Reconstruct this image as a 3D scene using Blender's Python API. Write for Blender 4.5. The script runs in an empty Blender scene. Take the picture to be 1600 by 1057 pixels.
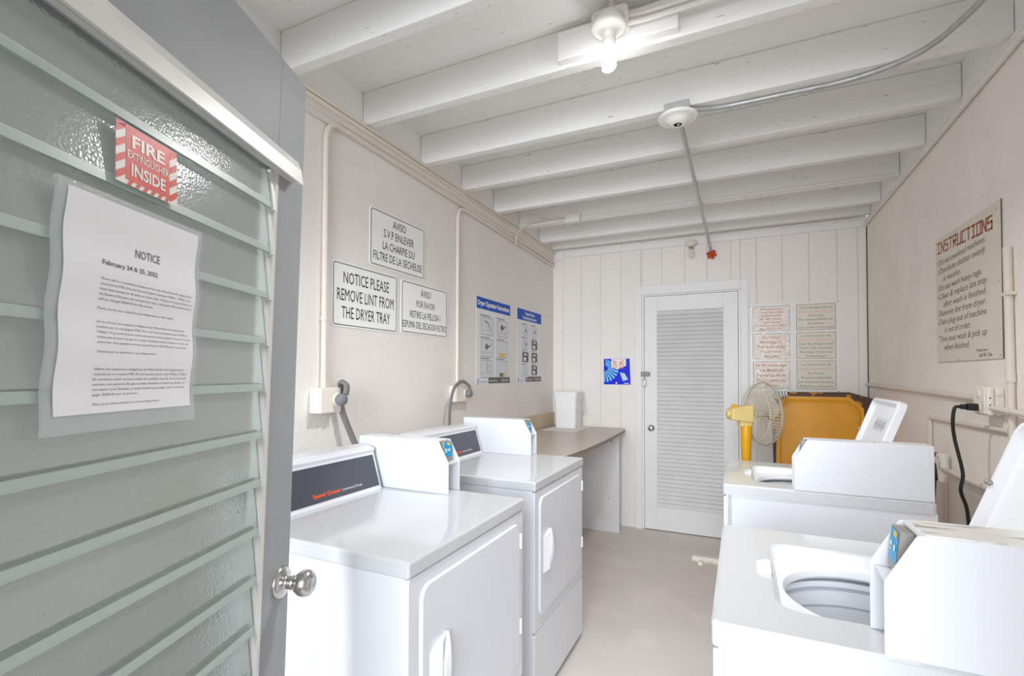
import bpy, bmesh, math, random
from mathutils import Vector, Matrix
random.seed(7)
S = bpy.context.scene
COL = S.collection
R = math.radians
PI = math.pi

# ------------------------------------------------------------------ camera
H = 1.437
cam_d = bpy.data.cameras.new('camera')
cam = bpy.data.objects.new('camera', cam_d)
COL.objects.link(cam)
yaw, pit, rol = 0.4403, 0.0200, 0.0029
r0 = Vector((math.cos(yaw), math.sin(yaw), 0))
f0 = Vector((-math.sin(yaw), math.cos(yaw), 0))
f1 = f0 * math.cos(pit) + Vector((0, 0, 1)) * math.sin(pit)
u1 = Vector((0, 0, 1)) * math.cos(pit) - f0 * math.sin(pit)
r2 = r0 * math.cos(rol) + u1 * math.sin(rol)
u2 = u1 * math.cos(rol) - r0 * math.sin(rol)
cam.matrix_world = Matrix(((r2.x, u2.x, -f1.x, 0), (r2.y, u2.y, -f1.y, 0), (r2.z, u2.z, -f1.z, H), (0, 0, 0, 1)))
cam_d.sensor_fit = 'HORIZONTAL'
cam_d.sensor_width = 36
cam_d.lens = 759.217 / 1600 * 36
cam_d.shift_y = 42.2 / 1600
cam_d.clip_start = 0.02
S.camera = cam

# ------------------------------------------------------------------ world, exposure
W = bpy.data.worlds.new('world')
S.world = W
W.use_nodes = True
bgn = W.node_tree.nodes['Background']
bgn.inputs[0].default_value = (0.93, 0.97, 1.0, 1)
bgn.inputs[1].default_value = 0.6
S.view_settings.view_transform = 'Standard'
S.view_settings.look = 'None'
S.view_settings.gamma = 1
S.view_settings.use_curve_mapping = False
S.view_settings.exposure = 0.12
S.cycles.diffuse_bounces = 16
S.cycles.max_bounces = 20
BULB = 22.0
BULB_W = 80.0

# daylight coming in through the open front of the room, behind the camera
day_d = bpy.data.lights.new('daylight', 'AREA')
day_d.shape = 'RECTANGLE'
day_d.size, day_d.size_y = 2.4, 2.3
day_d.energy = 52
day_d.spread = math.radians(70)
day_d.color = (0.90, 0.95, 1.0)
day = bpy.data.objects.new('daylight', day_d)
COL.objects.link(day)
day.location = (-.05, -1.6, 1.70)
day.rotation_euler = (math.radians(90 - 13), 0, math.radians(4))


# ------------------------------------------------------------------ materials
def lin(c):
    return tuple((x / 255 / 12.92) if x / 255 <= .04045 else ((x / 255 + .055) / 1.055) ** 2.4 for x in c)


def mat(name, rgb, rough=.5, metal=0, bump=0, scale=40, var=0, vscale=6, trans=0, alpha=1, emit=None, estr=0, ior=1.45, spec=.5, stretch=None, coat=0):
    m = bpy.data.materials.new(name)
    m.use_nodes = True
    nt = m.node_tree
    b = nt.nodes['Principled BSDF']
    c = lin(rgb)
    b.inputs['Base Color'].default_value = (*c, 1)
    b.inputs['Roughness'].default_value = rough
    b.inputs['Metallic'].default_value = metal
    b.inputs['IOR'].default_value = ior
    b.inputs['Transmission Weight'].default_value = trans
    b.inputs['Alpha'].default_value = alpha
    b.inputs['Specular IOR Level'].default_value = spec
    b.inputs['Coat Weight'].default_value = coat
    if emit:
        b.inputs['Emission Color'].default_value = (*lin(emit), 1)
        b.inputs['Emission Strength'].default_value = estr
    if bump or var:
        tc = nt.nodes.new('ShaderNodeTexCoord')
        mp = nt.nodes.new('ShaderNodeMapping')
        nt.links.new(tc.outputs['Object'], mp.inputs[0])
        if stretch:
            mp.inputs['Scale'].default_value = stretch
    if bump:
        n = nt.nodes.new('ShaderNodeTexNoise')
        n.inputs['Scale'].default_value = scale
        n.inputs['Detail'].default_value = 4
        nt.links.new(mp.outputs[0], n.inputs['Vector'])
        bp = nt.nodes.new('ShaderNodeBump')
        bp.inputs['Strength'].default_value = bump
        bp.inputs['Distance'].default_value = .01
        nt.links.new(n.outputs[0], bp.inputs['Height'])
        nt.links.new(bp.outputs[0], b.inputs['Normal'])
    if var:
        n2 = nt.nodes.new('ShaderNodeTexNoise')
        n2.inputs['Scale'].default_value = vscale
        n2.inputs['Detail'].default_value = 6
        nt.links.new(mp.outputs[0], n2.inputs['Vector'])
        rp = nt.nodes.new('ShaderNodeValToRGB')
        rp.color_ramp.elements[0].position = .3
        rp.color_ramp.elements[1].position = .65
        rp.color_ramp.elements[0].color = (*[x * (1 - var) for x in c], 1)
        rp.color_ramp.elements[1].color = (*c, 1)
        nt.links.new(n2.outputs[0], rp.inputs[0])
        nt.links.new(rp.outputs[0], b.inputs['Base Color'])
    return m


def blotch(m, rgb, scale, lo, hi, stretch=(1, 1, 1)):
    """worn / chipped spots of another colour"""
    nt = m.node_tree
    b = nt.nodes['Principled BSDF']
    tc = nt.nodes.new('ShaderNodeTexCoord')
    mp = nt.nodes.new('ShaderNodeMapping')
    mp.inputs['Scale'].default_value = stretch
    n = nt.nodes.new('ShaderNodeTexNoise')
    n.inputs['Scale'].default_value = scale
    n.inputs['Detail'].default_value = 5
    rp = nt.nodes.new('ShaderNodeValToRGB')
    rp.color_ramp.elements[0].position = lo
    rp.color_ramp.elements[1].position = hi
    mx = nt.nodes.new('ShaderNodeMix')
    mx.data_type = 'RGBA'
    nt.links.new(tc.outputs['Object'], mp.inputs[0])
    nt.links.new(mp.outputs[0], n.inputs['Vector'])
    nt.links.new(n.outputs[0], rp.inputs[0])
    nt.links.new(rp.outputs[0], mx.inputs[0])
    src = b.inputs['Base Color']
    if src.is_linked:
        nt.links.new(src.links[0].from_socket, mx.inputs[6])
    else:
        mx.inputs[6].default_value = src.default_value[:]
    mx.inputs[7].default_value = (*lin(rgb), 1)
    nt.links.new(mx.outputs[2], src)
    return m


M = {}
M['wall_beige'] = mat('beige_wall_paint', (232, 228, 224), .6, bump=.25, scale=55, var=.05, vscale=3)
M['wall_block'] = mat('beige_block_paint', (246, 239, 232), .6, bump=.35, scale=45, var=.07, vscale=4)
M['wall_white'] = mat('white_panel_paint', (238, 234, 230), .5, bump=.08, scale=60, var=.03, vscale=3)
M['ceil'] = blotch(mat('white_ceiling_paint', (238, 238, 237), .6, bump=.35, scale=30, var=.04, vscale=5, stretch=(.25, 1, 1)), (176, 166, 156), 9, .70, .72, (3, 14, 3))
M['joist'] = blotch(mat('white_joist_paint', (242, 242, 241), .55, bump=.3, scale=28, var=.04, vscale=4, stretch=(.12, 1, 1)), (172, 158, 145), 8, .705, .725, (2, 12, 12))
M['crown'] = mat('cream_trim_paint', (228, 222, 216), .5, bump=.15, scale=30, var=.08, vscale=8, stretch=(1, .1, 1))
M['crown_wood'] = mat('bare_cream_trim', (230, 221, 208), .6, bump=.2, scale=40, var=.15, vscale=10, stretch=(1, .1, 1))
M['gap'] = mat('dark_gap', (70, 55, 45), .9)
M['floor'] = blotch(mat('painted_concrete_floor', (216, 210, 204), .38, bump=.05, scale=18, var=.05, vscale=2.5), (222, 216, 208), 3, .5, .7)
M['bounce_ground'] = mat('bounce_slab_concrete', (190, 186, 180), .8)
M['trim_white'] = mat('white_trim_paint', (236, 236, 236), .4, bump=.06, scale=40)
M['door_white'] = mat('white_door_paint', (236, 236, 237), .42, bump=.06, scale=40)
M['louver'] = mat('louver_paint', (226, 226, 226), .5, var=.06, vscale=5)
M['enamel'] = mat('white_enamel', (214, 216, 221), .16, spec=.5)
M['enamel_front'] = mat('white_enamel_front', (218, 220, 226), .22)
M['enamel_top'] = mat('white_enamel_top', (198, 200, 203), .09)
M['enamel_box'] = mat('white_powder_coat', (212, 214, 219), .35)
M['plastic'] = mat('white_plastic', (228, 230, 233), .3)
M['tub'] = mat('tub_plastic', (232, 234, 238), .35)
M['tub_dark'] = mat('tub_grey', (178, 183, 192), .3)
M['console'] = mat('charcoal_console', (72, 74, 84), .28)
M['black'] = mat('black_rubber', (28, 28, 30), .45)
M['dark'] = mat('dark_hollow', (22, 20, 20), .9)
M['orange'] = mat('orange_print', (235, 84, 40), .5)
M['whiteprint'] = mat('white_print', (232, 232, 232), .5)
M['chrome'] = mat('satin_nickel', (205, 203, 200), .2, 1)
M['galv'] = mat('galvanised_steel', (200, 202, 202), .45, .9, var=.15, vscale=30)
M['steel_dark'] = mat('weathered_steel', (128, 125, 118), .5, .8)
M['tan'] = mat('tan_socket', (176, 160, 132), .5)
M['brass'] = mat('brass', (170, 130, 75), .3, 1)
M['reader_blue'] = mat('reader_blue_print', (20, 150, 205), .3)
M['reader_grey'] = mat('reader_grey', (150, 146, 140), .35, .3)
M['yellow_print'] = mat('yellow_print', (225, 190, 60), .5)
M['pale_print'] = mat('pale_print', (190, 225, 240), .5)
M['led'] = mat('blue_led', (40, 90, 255), .4, emit=(60, 110, 255), estr=2)
M['doorgrey'] = mat('grey_door_paint', (160, 164, 167), .48, bump=.2, scale=14, spec=.35, var=.06, vscale=5)
M['alu'] = mat('white_aluminium', (226, 225, 222), .35, .2, var=.05, vscale=20)
M['glassedge'] = mat('glass_edge', (178, 202, 197), .3, trans=.15)
M['refraction_band'] = mat('painted_edge_refraction', (214, 226, 221), .3, trans=.45)  # pale tint painted low on each slat face, imitating its refracted edge
M['paper'] = mat('white_paper', (243, 243, 246), .6)
M['sleeve'] = mat('plastic_sleeve_back', (205, 214, 216), .15, alpha=.55, bump=.2, scale=18)
M['sleeve_front'] = mat('plastic_sleeve_front', (235, 238, 240), .12, alpha=.10, bump=.15, scale=18)
M['ink'] = mat('black_ink', (38, 38, 40), .6)
M['greyink'] = mat('grey_ink', (95, 95, 100), .6)
M['red'] = mat('sticker_red', (226, 84, 74), .35, var=.12, vscale=30)
M['stickerwhite'] = mat('sticker_white', (240, 232, 226), .35)
M['sign_white'] = mat('sign_white', (240, 241, 240), .35)
M['sign_black'] = mat('sign_black', (34, 36, 38), .4)
M['sign_blue'] = mat('sign_blue', (4, 82, 188), .5, spec=.3)
M['poster'] = mat('poster_white', (226, 227, 230), .4)
M['tilegrey'] = mat('poster_pale_tile', (214, 217, 220), .4)
M['tiledark'] = mat('poster_dark_tile', (92, 86, 86), .4)
M['green_print'] = mat('green_print', (92, 128, 100), .5)
M['flyer_blue'] = mat('flyer_blue', (2, 34, 222), .4, spec=.3)
M['flyer_cyan'] = mat('flyer_cyan', (120, 214, 240), .3)
M['flyer_cream'] = mat('flyer_cream', (240, 230, 222), .4)
M['flyer_red'] = mat('flyer_red', (206, 92, 70), .4)
M['cream_sign'] = mat('cream_sign_paint', (222, 216, 200), .45, var=.03, vscale=4)
M['brown_red'] = mat('red_brown_lettering', (188, 80, 52), .5, var=.25, vscale=60)
M['brown_ink'] = mat('brown_lettering', (112, 90, 76), .5)
M['sheet_peach'] = mat('peach_sheet', (226, 214, 203), .4)
M['sheet_cream'] = mat('cream_sheet', (228, 220, 206), .4)
M['peach_ink'] = mat('peach_ink', (196, 128, 92), .5)
M['peach_pale_ink'] = mat('pale_peach_ink', (222, 178, 150), .5)
M['teal_ink'] = mat('grey_green_ink', (104, 132, 126), .5)
M['olive_line'] = mat('olive_border', (150, 146, 126), .5)
M['wrap'] = None
M['pvc'] = mat('painted_pipe', (224, 214, 204), .45, var=.05, vscale=12)
M['pvc_white'] = mat('white_painted_pipe', (228, 226, 222), .4, var=.05, vscale=12)
M['ivory'] = mat('ivory_plastic', (232, 226, 216), .35)
M['cord_grey'] = mat('grey_cord', (120, 118, 118), .5)
M['plug_grey'] = mat('grey_plug', (122, 124, 130), .45)
M['counter'] = mat('taupe_laminate', (196, 184, 172), .32, var=.07, vscale=9, stretch=(6, .6, 1))
M['counter_edge'] = mat('worn_laminate_edge', (150, 138, 126), .5, var=.25, vscale=25)
M['back_splash'] = mat('stained_splash_board', (214, 198, 172), .6, var=.15, vscale=5)
M['support'] = blotch(mat('white_support_board', (228, 228, 230), .5, var=.05, vscale=6), (190, 180, 172), 16, .70, .74)
M['bucket'] = mat('white_bucket_plastic', (240, 240, 241), .35)
M['bail'] = mat('white_bail', (206, 206, 206), .4)
M['towel'] = mat('paper_towel', (232, 230, 226), .8, bump=.4, scale=60)
M['fan_yellow'] = mat('fan_yellow', (226, 168, 20), .35)
M['fan_cream'] = mat('aged_cream_plastic', (230, 208, 140), .4, var=.08, vscale=14)
M['fan_cage'] = mat('cage_wire', (214, 206, 190), .4)
M['fan_blade'] = mat('smoky_blade', (206, 200, 186), .2, alpha=.75)
M['mustard'] = blotch(mat('mustard_paint', (224, 156, 22), .4, bump=.06, scale=20, var=.16, vscale=5), (60, 34, 16), 13, .73, .75)
M['chipped'] = blotch(mat('dark_worn_edge', (84, 58, 44), .6), (190, 130, 50), 14, .56, .6)
M['streaked'] = blotch(mat('streaked_pale_grey', (222, 220, 216), .2, var=.1, vscale=8), (150, 140, 134), 7, .56, .66, (2, 7, 1))
M['redcap'] = mat('orange_red_cap', (206, 74, 32), .45, var=.3, vscale=40)
M['porcelain'] = mat('white_porcelain', (240, 239, 234), .18)
M['bulbglow'] = mat('lit_bulb', (255, 255, 255), .4, emit=(255, 253, 250), estr=BULB)
M['bulbclear'] = mat('clear_bulb_glass', (240, 240, 240), .05, alpha=.35)
M['hose'] = mat('grey_hose', (150, 150, 152), .5)
M['bar'] = mat('off_white_bar', (236, 232, 222), .45)


def glass_mat():
    m = bpy.data.materials.new('obscure_glass')
    m.use_nodes = True
    nt = m.node_tree
    b = nt.nodes['Principled BSDF']
    b.inputs['Base Color'].default_value = (*lin((186, 193, 189)), 1)
    b.inputs['Roughness'].default_value = .12
    b.inputs['Transmission Weight'].default_value = .72
    b.inputs['IOR'].default_value = 1.5
    b.inputs['Specular IOR Level'].default_value = .6
    tc = nt.nodes.new('ShaderNodeTexCoord')
    v = nt.nodes.new('ShaderNodeTexNoise')
    v.inputs['Scale'].default_value = 160
    v.inputs['Detail'].default_value = 2
    v2 = nt.nodes.new('ShaderNodeTexVoronoi')
    v2.inputs['Scale'].default_value = 230
    ad = nt.nodes.new('ShaderNodeMath')
    ad.operation = 'ADD'
    bp = nt.nodes.new('ShaderNodeBump')
    bp.inputs['Strength'].default_value = .13
    bp.inputs['Distance'].default_value = .0015
    nt.links.new(tc.outputs['Object'], v.inputs['Vector'])
    nt.links.new(tc.outputs['Object'], v2.inputs['Vector'])
    nt.links.new(v.outputs[0], ad.inputs[0])
    nt.links.new(v2.outputs['Distance'], ad.inputs[1])
    nt.links.new(ad.outputs[0], bp.inputs['Height'])
    nt.links.new(bp.outputs[0], b.inputs['Normal'])
    return m


M['glass'] = glass_mat()


def film_mat():
    m = bpy.data.materials.new('glossy_clear_film')
    m.use_nodes = True
    nt = m.node_tree
    nt.nodes.remove(nt.nodes['Principled BSDF'])
    out = nt.nodes['Material Output']
    tr = nt.nodes.new('ShaderNodeBsdfTransparent')
    gl = nt.nodes.new('ShaderNodeBsdfGlossy')
    gl.inputs['Roughness'].default_value = .08
    mx = nt.nodes.new('ShaderNodeMixShader')
    mx.inputs[0].default_value = .055
    tc = nt.nodes.new('ShaderNodeTexCoord')
    n = nt.nodes.new('ShaderNodeTexNoise')
    n.inputs['Scale'].default_value = 45
    n.inputs['Detail'].default_value = 2
    bp = nt.nodes.new('ShaderNodeBump')
    bp.inputs['Strength'].default_value = .8
    bp.inputs['Distance'].default_value = .01
    nt.links.new(tc.outputs['Object'], n.inputs['Vector'])
    nt.links.new(n.outputs[0], bp.inputs['Height'])
    nt.links.new(bp.outputs[0], gl.inputs['Normal'])
    nt.links.new(tr.outputs[0], mx.inputs[1])
    nt.links.new(gl.outputs[0], mx.inputs[2])
    nt.links.new(mx.outputs[0], out.inputs['Surface'])
    return m


M['wrap'] = film_mat()


# ------------------------------------------------------------------ mesh builder
class Plane:
    """a drawing plane: origin, right, up; (u, v, w) -> world"""
    def __init__(s, o, u, v, warp=None):
        s.o, s.u, s.v = Vector(o), Vector(u).normalized(), Vector(v).normalized()
        s.n = s.u.cross(s.v)
        s.warp = warp

    def __call__(s, u, v, w=0):
        if s.warp:
            u, v, w = s.warp(u, v, w)
        return s.o + s.u * u + s.v * v + s.n * w


def fillet(pts, r, seg=8):
    pts = [Vector(p) for p in pts]
    out = [pts[0]]
    for i in range(1, len(pts) - 1):
        a, b, c = pts[i - 1], pts[i], pts[i + 1]
        d1, d2 = (a - b), (c - b)
        l = min(r, d1.length * .48, d2.length * .48)
        p, q = b + d1.normalized() * l, b + d2.normalized() * l
        for k in range(seg + 1):
            t = k / seg
            out.append(p * (1 - t) ** 2 + b * 2 * t * (1 - t) + q * t * t)
    out.append(pts[-1])
    return out


def spline(pts, n=8):
    pts = [Vector(p) for p in pts]
    P = [pts[0] * 2 - pts[1]] + pts + [pts[-1] * 2 - pts[-2]]
    out = []
    for i in range(1, len(P) - 2):
        p0, p1, p2, p3 = P[i - 1:i + 3]
        for k in range(n):
            t = k / n
            out.append(.5 * ((2 * p1) + (p2 - p0) * t + (2 * p0 - 5 * p1 + 4 * p2 - p3) * t * t + (3 * p1 - p0 - 3 * p2 + p3) * t ** 3))
    out.append(pts[-1])
    return out


class MB:
    def __init__(s):
        s.V, s.F, s.I, s.S, s.mats = [], [], [], [], []
        s.M = None

    def mi(s, m):
        m = M[m] if isinstance(m, str) else m
        if m not in s.mats:
            s.mats.append(m)
        return s.mats.index(m)

    def add(s, vs, fs, m, smooth=False):
        o = len(s.V)
        for v in vs:
            v = Vector(v)
            s.V.append(s.M @ v if s.M else v)
        k = s.mi(m)
        for f in fs:
            s.F.append([i + o for i in f])
            s.I.append(k)
            s.S.append(smooth)
        return s

    def box(s, x0, x1, y0, y1, z0, z1, m, bev=0, seg=3, fn=None):
        bm = bmesh.new()
        bmesh.ops.create_cube(bm, size=1)
        for v in bm.verts:
            v.co = Vector(((x0 + x1) / 2 + v.co.x * (x1 - x0), (y0 + y1) / 2 + v.co.y * (y1 - y0), (z0 + z1) / 2 + v.co.z * (z1 - z0)))
        if bev:
            bev = min(bev, .49 * min(abs(x1 - x0), abs(y1 - y0), abs(z1 - z0)))
            bmesh.ops.bevel(bm, geom=bm.edges[:], offset=bev, segments=seg, affect='EDGES', profile=.5)
        s.bm(bm, m, fn=fn)
        return s

    def bm(s, bm, m, smooth=False, fn=None):
        bm.verts.index_update()
        vs = [fn(v.co) if fn else v.co.copy() for v in bm.verts]
        fs = [[v.index for v in f.verts] for f in bm.faces]
        s.add(vs, fs, m, smooth)
        bm.free()

    def prism(s, poly, a, b, axis, m, bev=0, fn=None, seg=3):
        """poly in the two other axes (order xyz without axis), extruded a..b along axis"""
        bm = bmesh.new()
        def P(p, t):
            return Vector({'x': (t, p[0], p[1]), 'y': (p[0], t, p[1]), 'z': (p[0], p[1], t)}[axis])
        va = [bm.verts.new(P(p, a)) for p in poly]
        vb = [bm.verts.new(P(p, b)) for p in poly]
        n = len(poly)
        bm.faces.new(va)
        bm.faces.new(vb[::-1])
        for i in range(n):
            bm.faces.new((va[i], vb[i], vb[(i + 1) % n], va[(i + 1) % n]))
        bmesh.ops.recalc_face_normals(bm, faces=bm.faces[:])
        if bev:
            bmesh.ops.bevel(bm, geom=bm.edges[:], offset=bev, segments=seg, affect='EDGES', profile=.5, clamp_overlap=True)
        s.bm(bm, m, fn=fn)
        return s

    def tube(s, pts, r, m, n=12, cap=True, flat=None):
        pts = [Vector(p) for p in pts]
        rr = r if isinstance(r, (list, tuple)) else [r] * len(pts)
        t0 = (pts[1] - pts[0]).normalized()
        up = Vector((0, 0, 1)) if abs(t0.z) < .9 else Vector((1, 0, 0))
        nx = t0.cross(up).normalized()
        vs, fs = [], []
        for i, p in enumerate(pts):
            if i == 0:
                t = t0
            elif i == len(pts) - 1:
                t = (pts[i] - pts[i - 1]).normalized()
            else:
                t = ((pts[i + 1] - p).normalized() + (p - pts[i - 1]).normalized()).normalized()
            nx = (nx - t * nx.dot(t)).normalized()
            ny = t.cross(nx)
            fa, fb = flat if flat else (1, 1)
            for k in range(n):
                a = 2 * PI * k / n
                vs.append(p + nx * math.cos(a) * rr[i] * fa + ny * math.sin(a) * rr[i] * fb)
        for i in range(len(pts) - 1):
            for k in range(n):
                fs.append((i * n + k, i * n + (k + 1) % n, (i + 1) * n + (k + 1) % n, (i + 1) * n + k))
        s.add(vs, fs, m, True)
        if cap:
            L = (len(pts) - 1) * n
            s.add(vs[:n], [tuple(range(n))[::-1]], m)
            s.add(vs[L:], [tuple(range(n))], m)
        return s

    def lathe(s, prof, o, ax, m, n=32, smooth=True):
        """prof = [(radius, height)], o origin, ax axis vector"""
        ax = Vector(ax).normalized()
        o = Vector(o)
        a = ax.orthogonal().normalized()
        b = ax.cross(a)
        vs, fs = [], []
        for (r, h) in prof:
            for k in range(n):
                t = 2 * PI * k / n
                vs.append(o + ax * h + (a * math.cos(t) + b * math.sin(t)) * max(r, 1e-5))
        for i in range(len(prof) - 1):
            for k in range(n):
                fs.append((i * n + k, i * n + (k + 1) % n, (i + 1) * n + (k + 1) % n, (i + 1) * n + k))
        s.add(vs, fs, m, smooth)
        return s

    # drawing on planes
    def quad(s, pl, u0, u1, v0, v1, m, w=0):
        s.add([pl(u0, v0, w), pl(u1, v0, w), pl(u1, v1, w), pl(u0, v1, w)], [(0, 1, 2, 3)], m)
        return s

    def poly(s, pl, pts, m, w=0):
        s.add([pl(u, v, w) for u, v in pts], [tuple(range(len(pts)))], m)
        return s

    def slab(s, pl, pts, w0, w1, m, bev=0, sidem=None):
        """extruded outline on a plane, from depth w0 to w1"""
        n = len(pts)
        A = [pl(u, v, w0) for u, v in pts]
        if bev:
            cx = sum(p[0] for p in pts) / n
            cy = sum(p[1] for p in pts) / n
            B = [pl(u, v, w1 - bev) for u, v in pts]
            C = []
            for u, v in pts:
                d = math.hypot(u - cx, v - cy)
                C.append(pl(u - (u - cx) / d * bev, v - (v - cy) / d * bev, w1))
            s.add(A + B, [(i, (i + 1) % n, n + (i + 1) % n, n + i) for i in range(n)], sidem or m)
            s.add(B + C, [(i, (i + 1) % n, n + (i + 1) % n, n + i) for i in range(n)], m, True)
            s.add(C, [tuple(range(n))], m)
        else:
            B = [pl(u, v, w1) for u, v in pts]
            s.add(A + B, [(i, (i + 1) % n, n + (i + 1) % n, n + i) for i in range(n)], sidem or m)
            s.add(B, [tuple(range(n))], m)
        s.add(A, [tuple(range(n))[::-1]], m)
        return s

    def outline(s, pl, pts, t, m, w=0):
        """closed border line of thickness t, inside pts"""
        n = len(pts)
        cx = sum(p[0] for p in pts) / n
        cy = sum(p[1] for p in pts) / n
        inn = []
        for i, (u, v) in enumerate(pts):
            a, b, c = Vector(pts[i - 1]), Vector((u, v)), Vector(pts[(i + 1) % n])
            d1, d2 = (b - a).normalized(), (c - b).normalized()
            n1, n2 = Vector((-d1.y, d1.x)), Vector((-d2.y, d2.x))
            nn = (n1 + n2).normalized()
            inn.append(b + nn * (t / max(.3, nn.dot(n1))))
        vs = [pl(u, v, w) for u, v in pts] + [pl(p.x, p.y, w) for p in inn]
        s.add(vs, [(i, (i + 1) % n, n + (i + 1) % n, n + i) for i in range(n)], m)
        return s

    def text(s, pl, string, u, v, cap, m, width=None, align='c', bold=0, shear=0, w=0, vcenter=False):
        """baseline at v; cap height cap; width = exact width"""
        cu = bpy.data.curves.new('writing', 'FONT')
        cu.body = string
        cu.size = 1
        cu.offset = bold
        cu.shear = shear
        cu.resolution_u = 2
        ob = bpy.data.objects.new('writing', cu)
        me = bpy.data.meshes.new_from_object(ob)
        xs = [q.co.x for q in me.vertices]
        if xs:
            x0, x1 = min(xs), max(xs)
            sy = cap / .70
            sx = (width / (x1 - x0)) if width else sy
            W_ = (x1 - x0) * sx
            off = {'c': -W_ / 2, 'l': 0, 'r': -W_}[align]
            vs = [pl(u + off + (q.co.x - x0) * sx, v + q.co.y * sy, w) for q in me.vertices]
            s.add(vs, [tuple(p.vertices) for p in me.polygons], m)
        bpy.data.objects.remove(ob)
        bpy.data.meshes.remove(me)
        bpy.data.curves.remove(cu)
        return s

    def build(s, name, parent=None, local=False, origin=None):
        off = Vector((0, 0, 0))
        inv = None
        if parent is not None and not local:
            inv = PINV(parent)
        elif parent is None and origin is not None:
            off = Vector(origin)
        me = bpy.data.meshes.new(name)
        vs = [(inv @ v) if inv else (v - off) for v in s.V]
        me.from_pydata([tuple(v) for v in vs], [], s.F)
        for m in s.mats:
            me.materials.append(m)
        me.polygons.foreach_set('material_index', s.I)
        me.polygons.foreach_set('use_smooth', s.S)
        me.validate()
        me.update()
        o = bpy.data.objects.new(name, me)
        COL.objects.link(o)
        if parent is not None:
            o.parent = parent
        elif origin is not None:
            o.location = off
        return o


def PINV(p):
    mtx = Matrix.Identity(4)
    while p is not None:
        mtx = Matrix.LocRotScale(p.location, p.rotation_euler, None) @ mtx
        p = p.parent
    return mtx.inverted()


def tag(o, label, cat, group=None):
    o['label'] = label
    o['category'] = cat
    if group:
        o['group'] = group
    return o


def thing(name, label, cat, loc=(0, 0, 0), rotz=0, group=None):
    o = bpy.data.objects.new(name, None)
    COL.objects.link(o)
    o.empty_display_size = .05
    o.location = loc
    o.rotation_euler = (0, 0, rotz)
    return tag(o, label, cat, group)


def struct(o):
    o['kind'] = 'structure'
    return o


def sroot(name, loc=(0, 0, 0)):
    o = bpy.data.objects.new(name, None)
    COL.objects.link(o)
    o.location = loc
    return struct(o)


def copy_tree(o, parent=None):
    c = o.copy()
    COL.objects.link(c)
    c.parent = parent
    for ch in list(o.children):
        copy_tree(ch, c)
    return c


def rrect(u0, u1, v0, v1, r, n=6):
    pts = []
    for cx, cy, a0 in ((u1 - r, v0 + r, -90), (u1 - r, v1 - r, 0), (u0 + r, v1 - r, 90), (u0 + r, v0 + r, 180)):
        for k in range(n + 1):
            a = R(a0 + 90 * k / n)
            pts.append((cx + r * math.cos(a), cy + r * math.sin(a)))
    return pts


def circ(cx, cy, r, n=32):
    return [(cx + r * math.cos(2 * PI * k / n), cy + r * math.sin(2 * PI * k / n)) for k in range(n)]


# ------------------------------------------------------------------ room shell
LX, RX, BY = -1.737, 0.911, 4.667
JB = 2.705           # underside of the joists
DK = 2.875           # underside of the roof deck
struct(MB().box(LX - .15, RX + .15, -.35, BY + .15, -.1, 0, 'floor').build('floor'))
struct(MB().box(-6, 6, -6, -.352, -.1, -.003, 'bounce_ground').build('bounce_slab'))  # unseen slab outside the doorway, added to bounce light up into the room
struct(MB().box(LX - .15, LX, -.12, BY + .15, 0, JB, 'wall_beige').build('wall_left'))
struct(MB().box(RX, RX + .15, -.12, BY + .15, 0, JB - .01, 'wall_block').build('wall_right'))

# back wall: vertical boards, cut round the louvered door
b = MB()
xs = [LX, -1.627, -1.438, -1.243, -1.042, -.854, -.661, -.458, -.268, -.075, .126, .32, .514, .71, .850, RX]
dl, dr, dt = -.842, 0.0, 2.195
for a, c in zip(xs[:-1], xs[1:]):
    segs = []
    if c <= dl or a >= dr:
        segs = [(a, c, 0)]
    else:
        if a < dl:
            segs.append((a, dl, 0))
        if c > dr:
            segs.append((dr, c, 0))
        segs.append((max(a, dl), min(c, dr), dt))
    for x0, x1, z0 in segs:
        b.box(x0 + .0006, x1 - .0006, BY, BY + .02, z0, 2.70, 'wall_white', bev=.0035, seg=1)
b.box(LX, dl, BY + .02, BY + .06, 0, 2.87, 'wall_white').box(dr, RX, BY + .02, BY + .06, 0, 2.87, 'wall_white').box(dl, dr, BY + .02, BY + .06, dt, 2.87, 'wall_white').box(dl, dr, BY + .055, BY + .06, 0, dt, 'wall_white')
struct(b.build('wall_back'))
b = MB()
b.box(-1.60, RX - .002, BY - .018, BY - .001, 2.622, 2.672, 'trim_white', bev=.003)
b.box(LX + .004, -1.615, BY - .014, BY - .001, 2.60, 2.672, 'trim_white', bev=.003)
struct(b.build('trim_1'))
struct(MB().box(RX - .006, RX - .001, BY - .006, BY - .001, 0.9, 2.63, 'gap').build('trim_2'))

# crown along the left wall
b = MB()
b.box(LX + .001, LX + .030, .2, BY - .03, 2.684, 2.704, 'crown_wood', bev=.003)
b.box(LX + .001, LX + .024, .2, BY - .03, 2.676, 2.686, 'gap')
b.box(LX + .001, LX + .034, .2, BY - .03, 2.658, 2.678, 'crown_wood', bev=.004)
b.box(LX + .001, LX + .020, .2, BY - .03, 2.630, 2.660, 'crown', bev=.002)
b.box(LX + .001, LX + .014, .2, BY - .03, 2.600, 2.632, 'crown', bev=.002)
struct(b.build('trim_3'))

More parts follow.
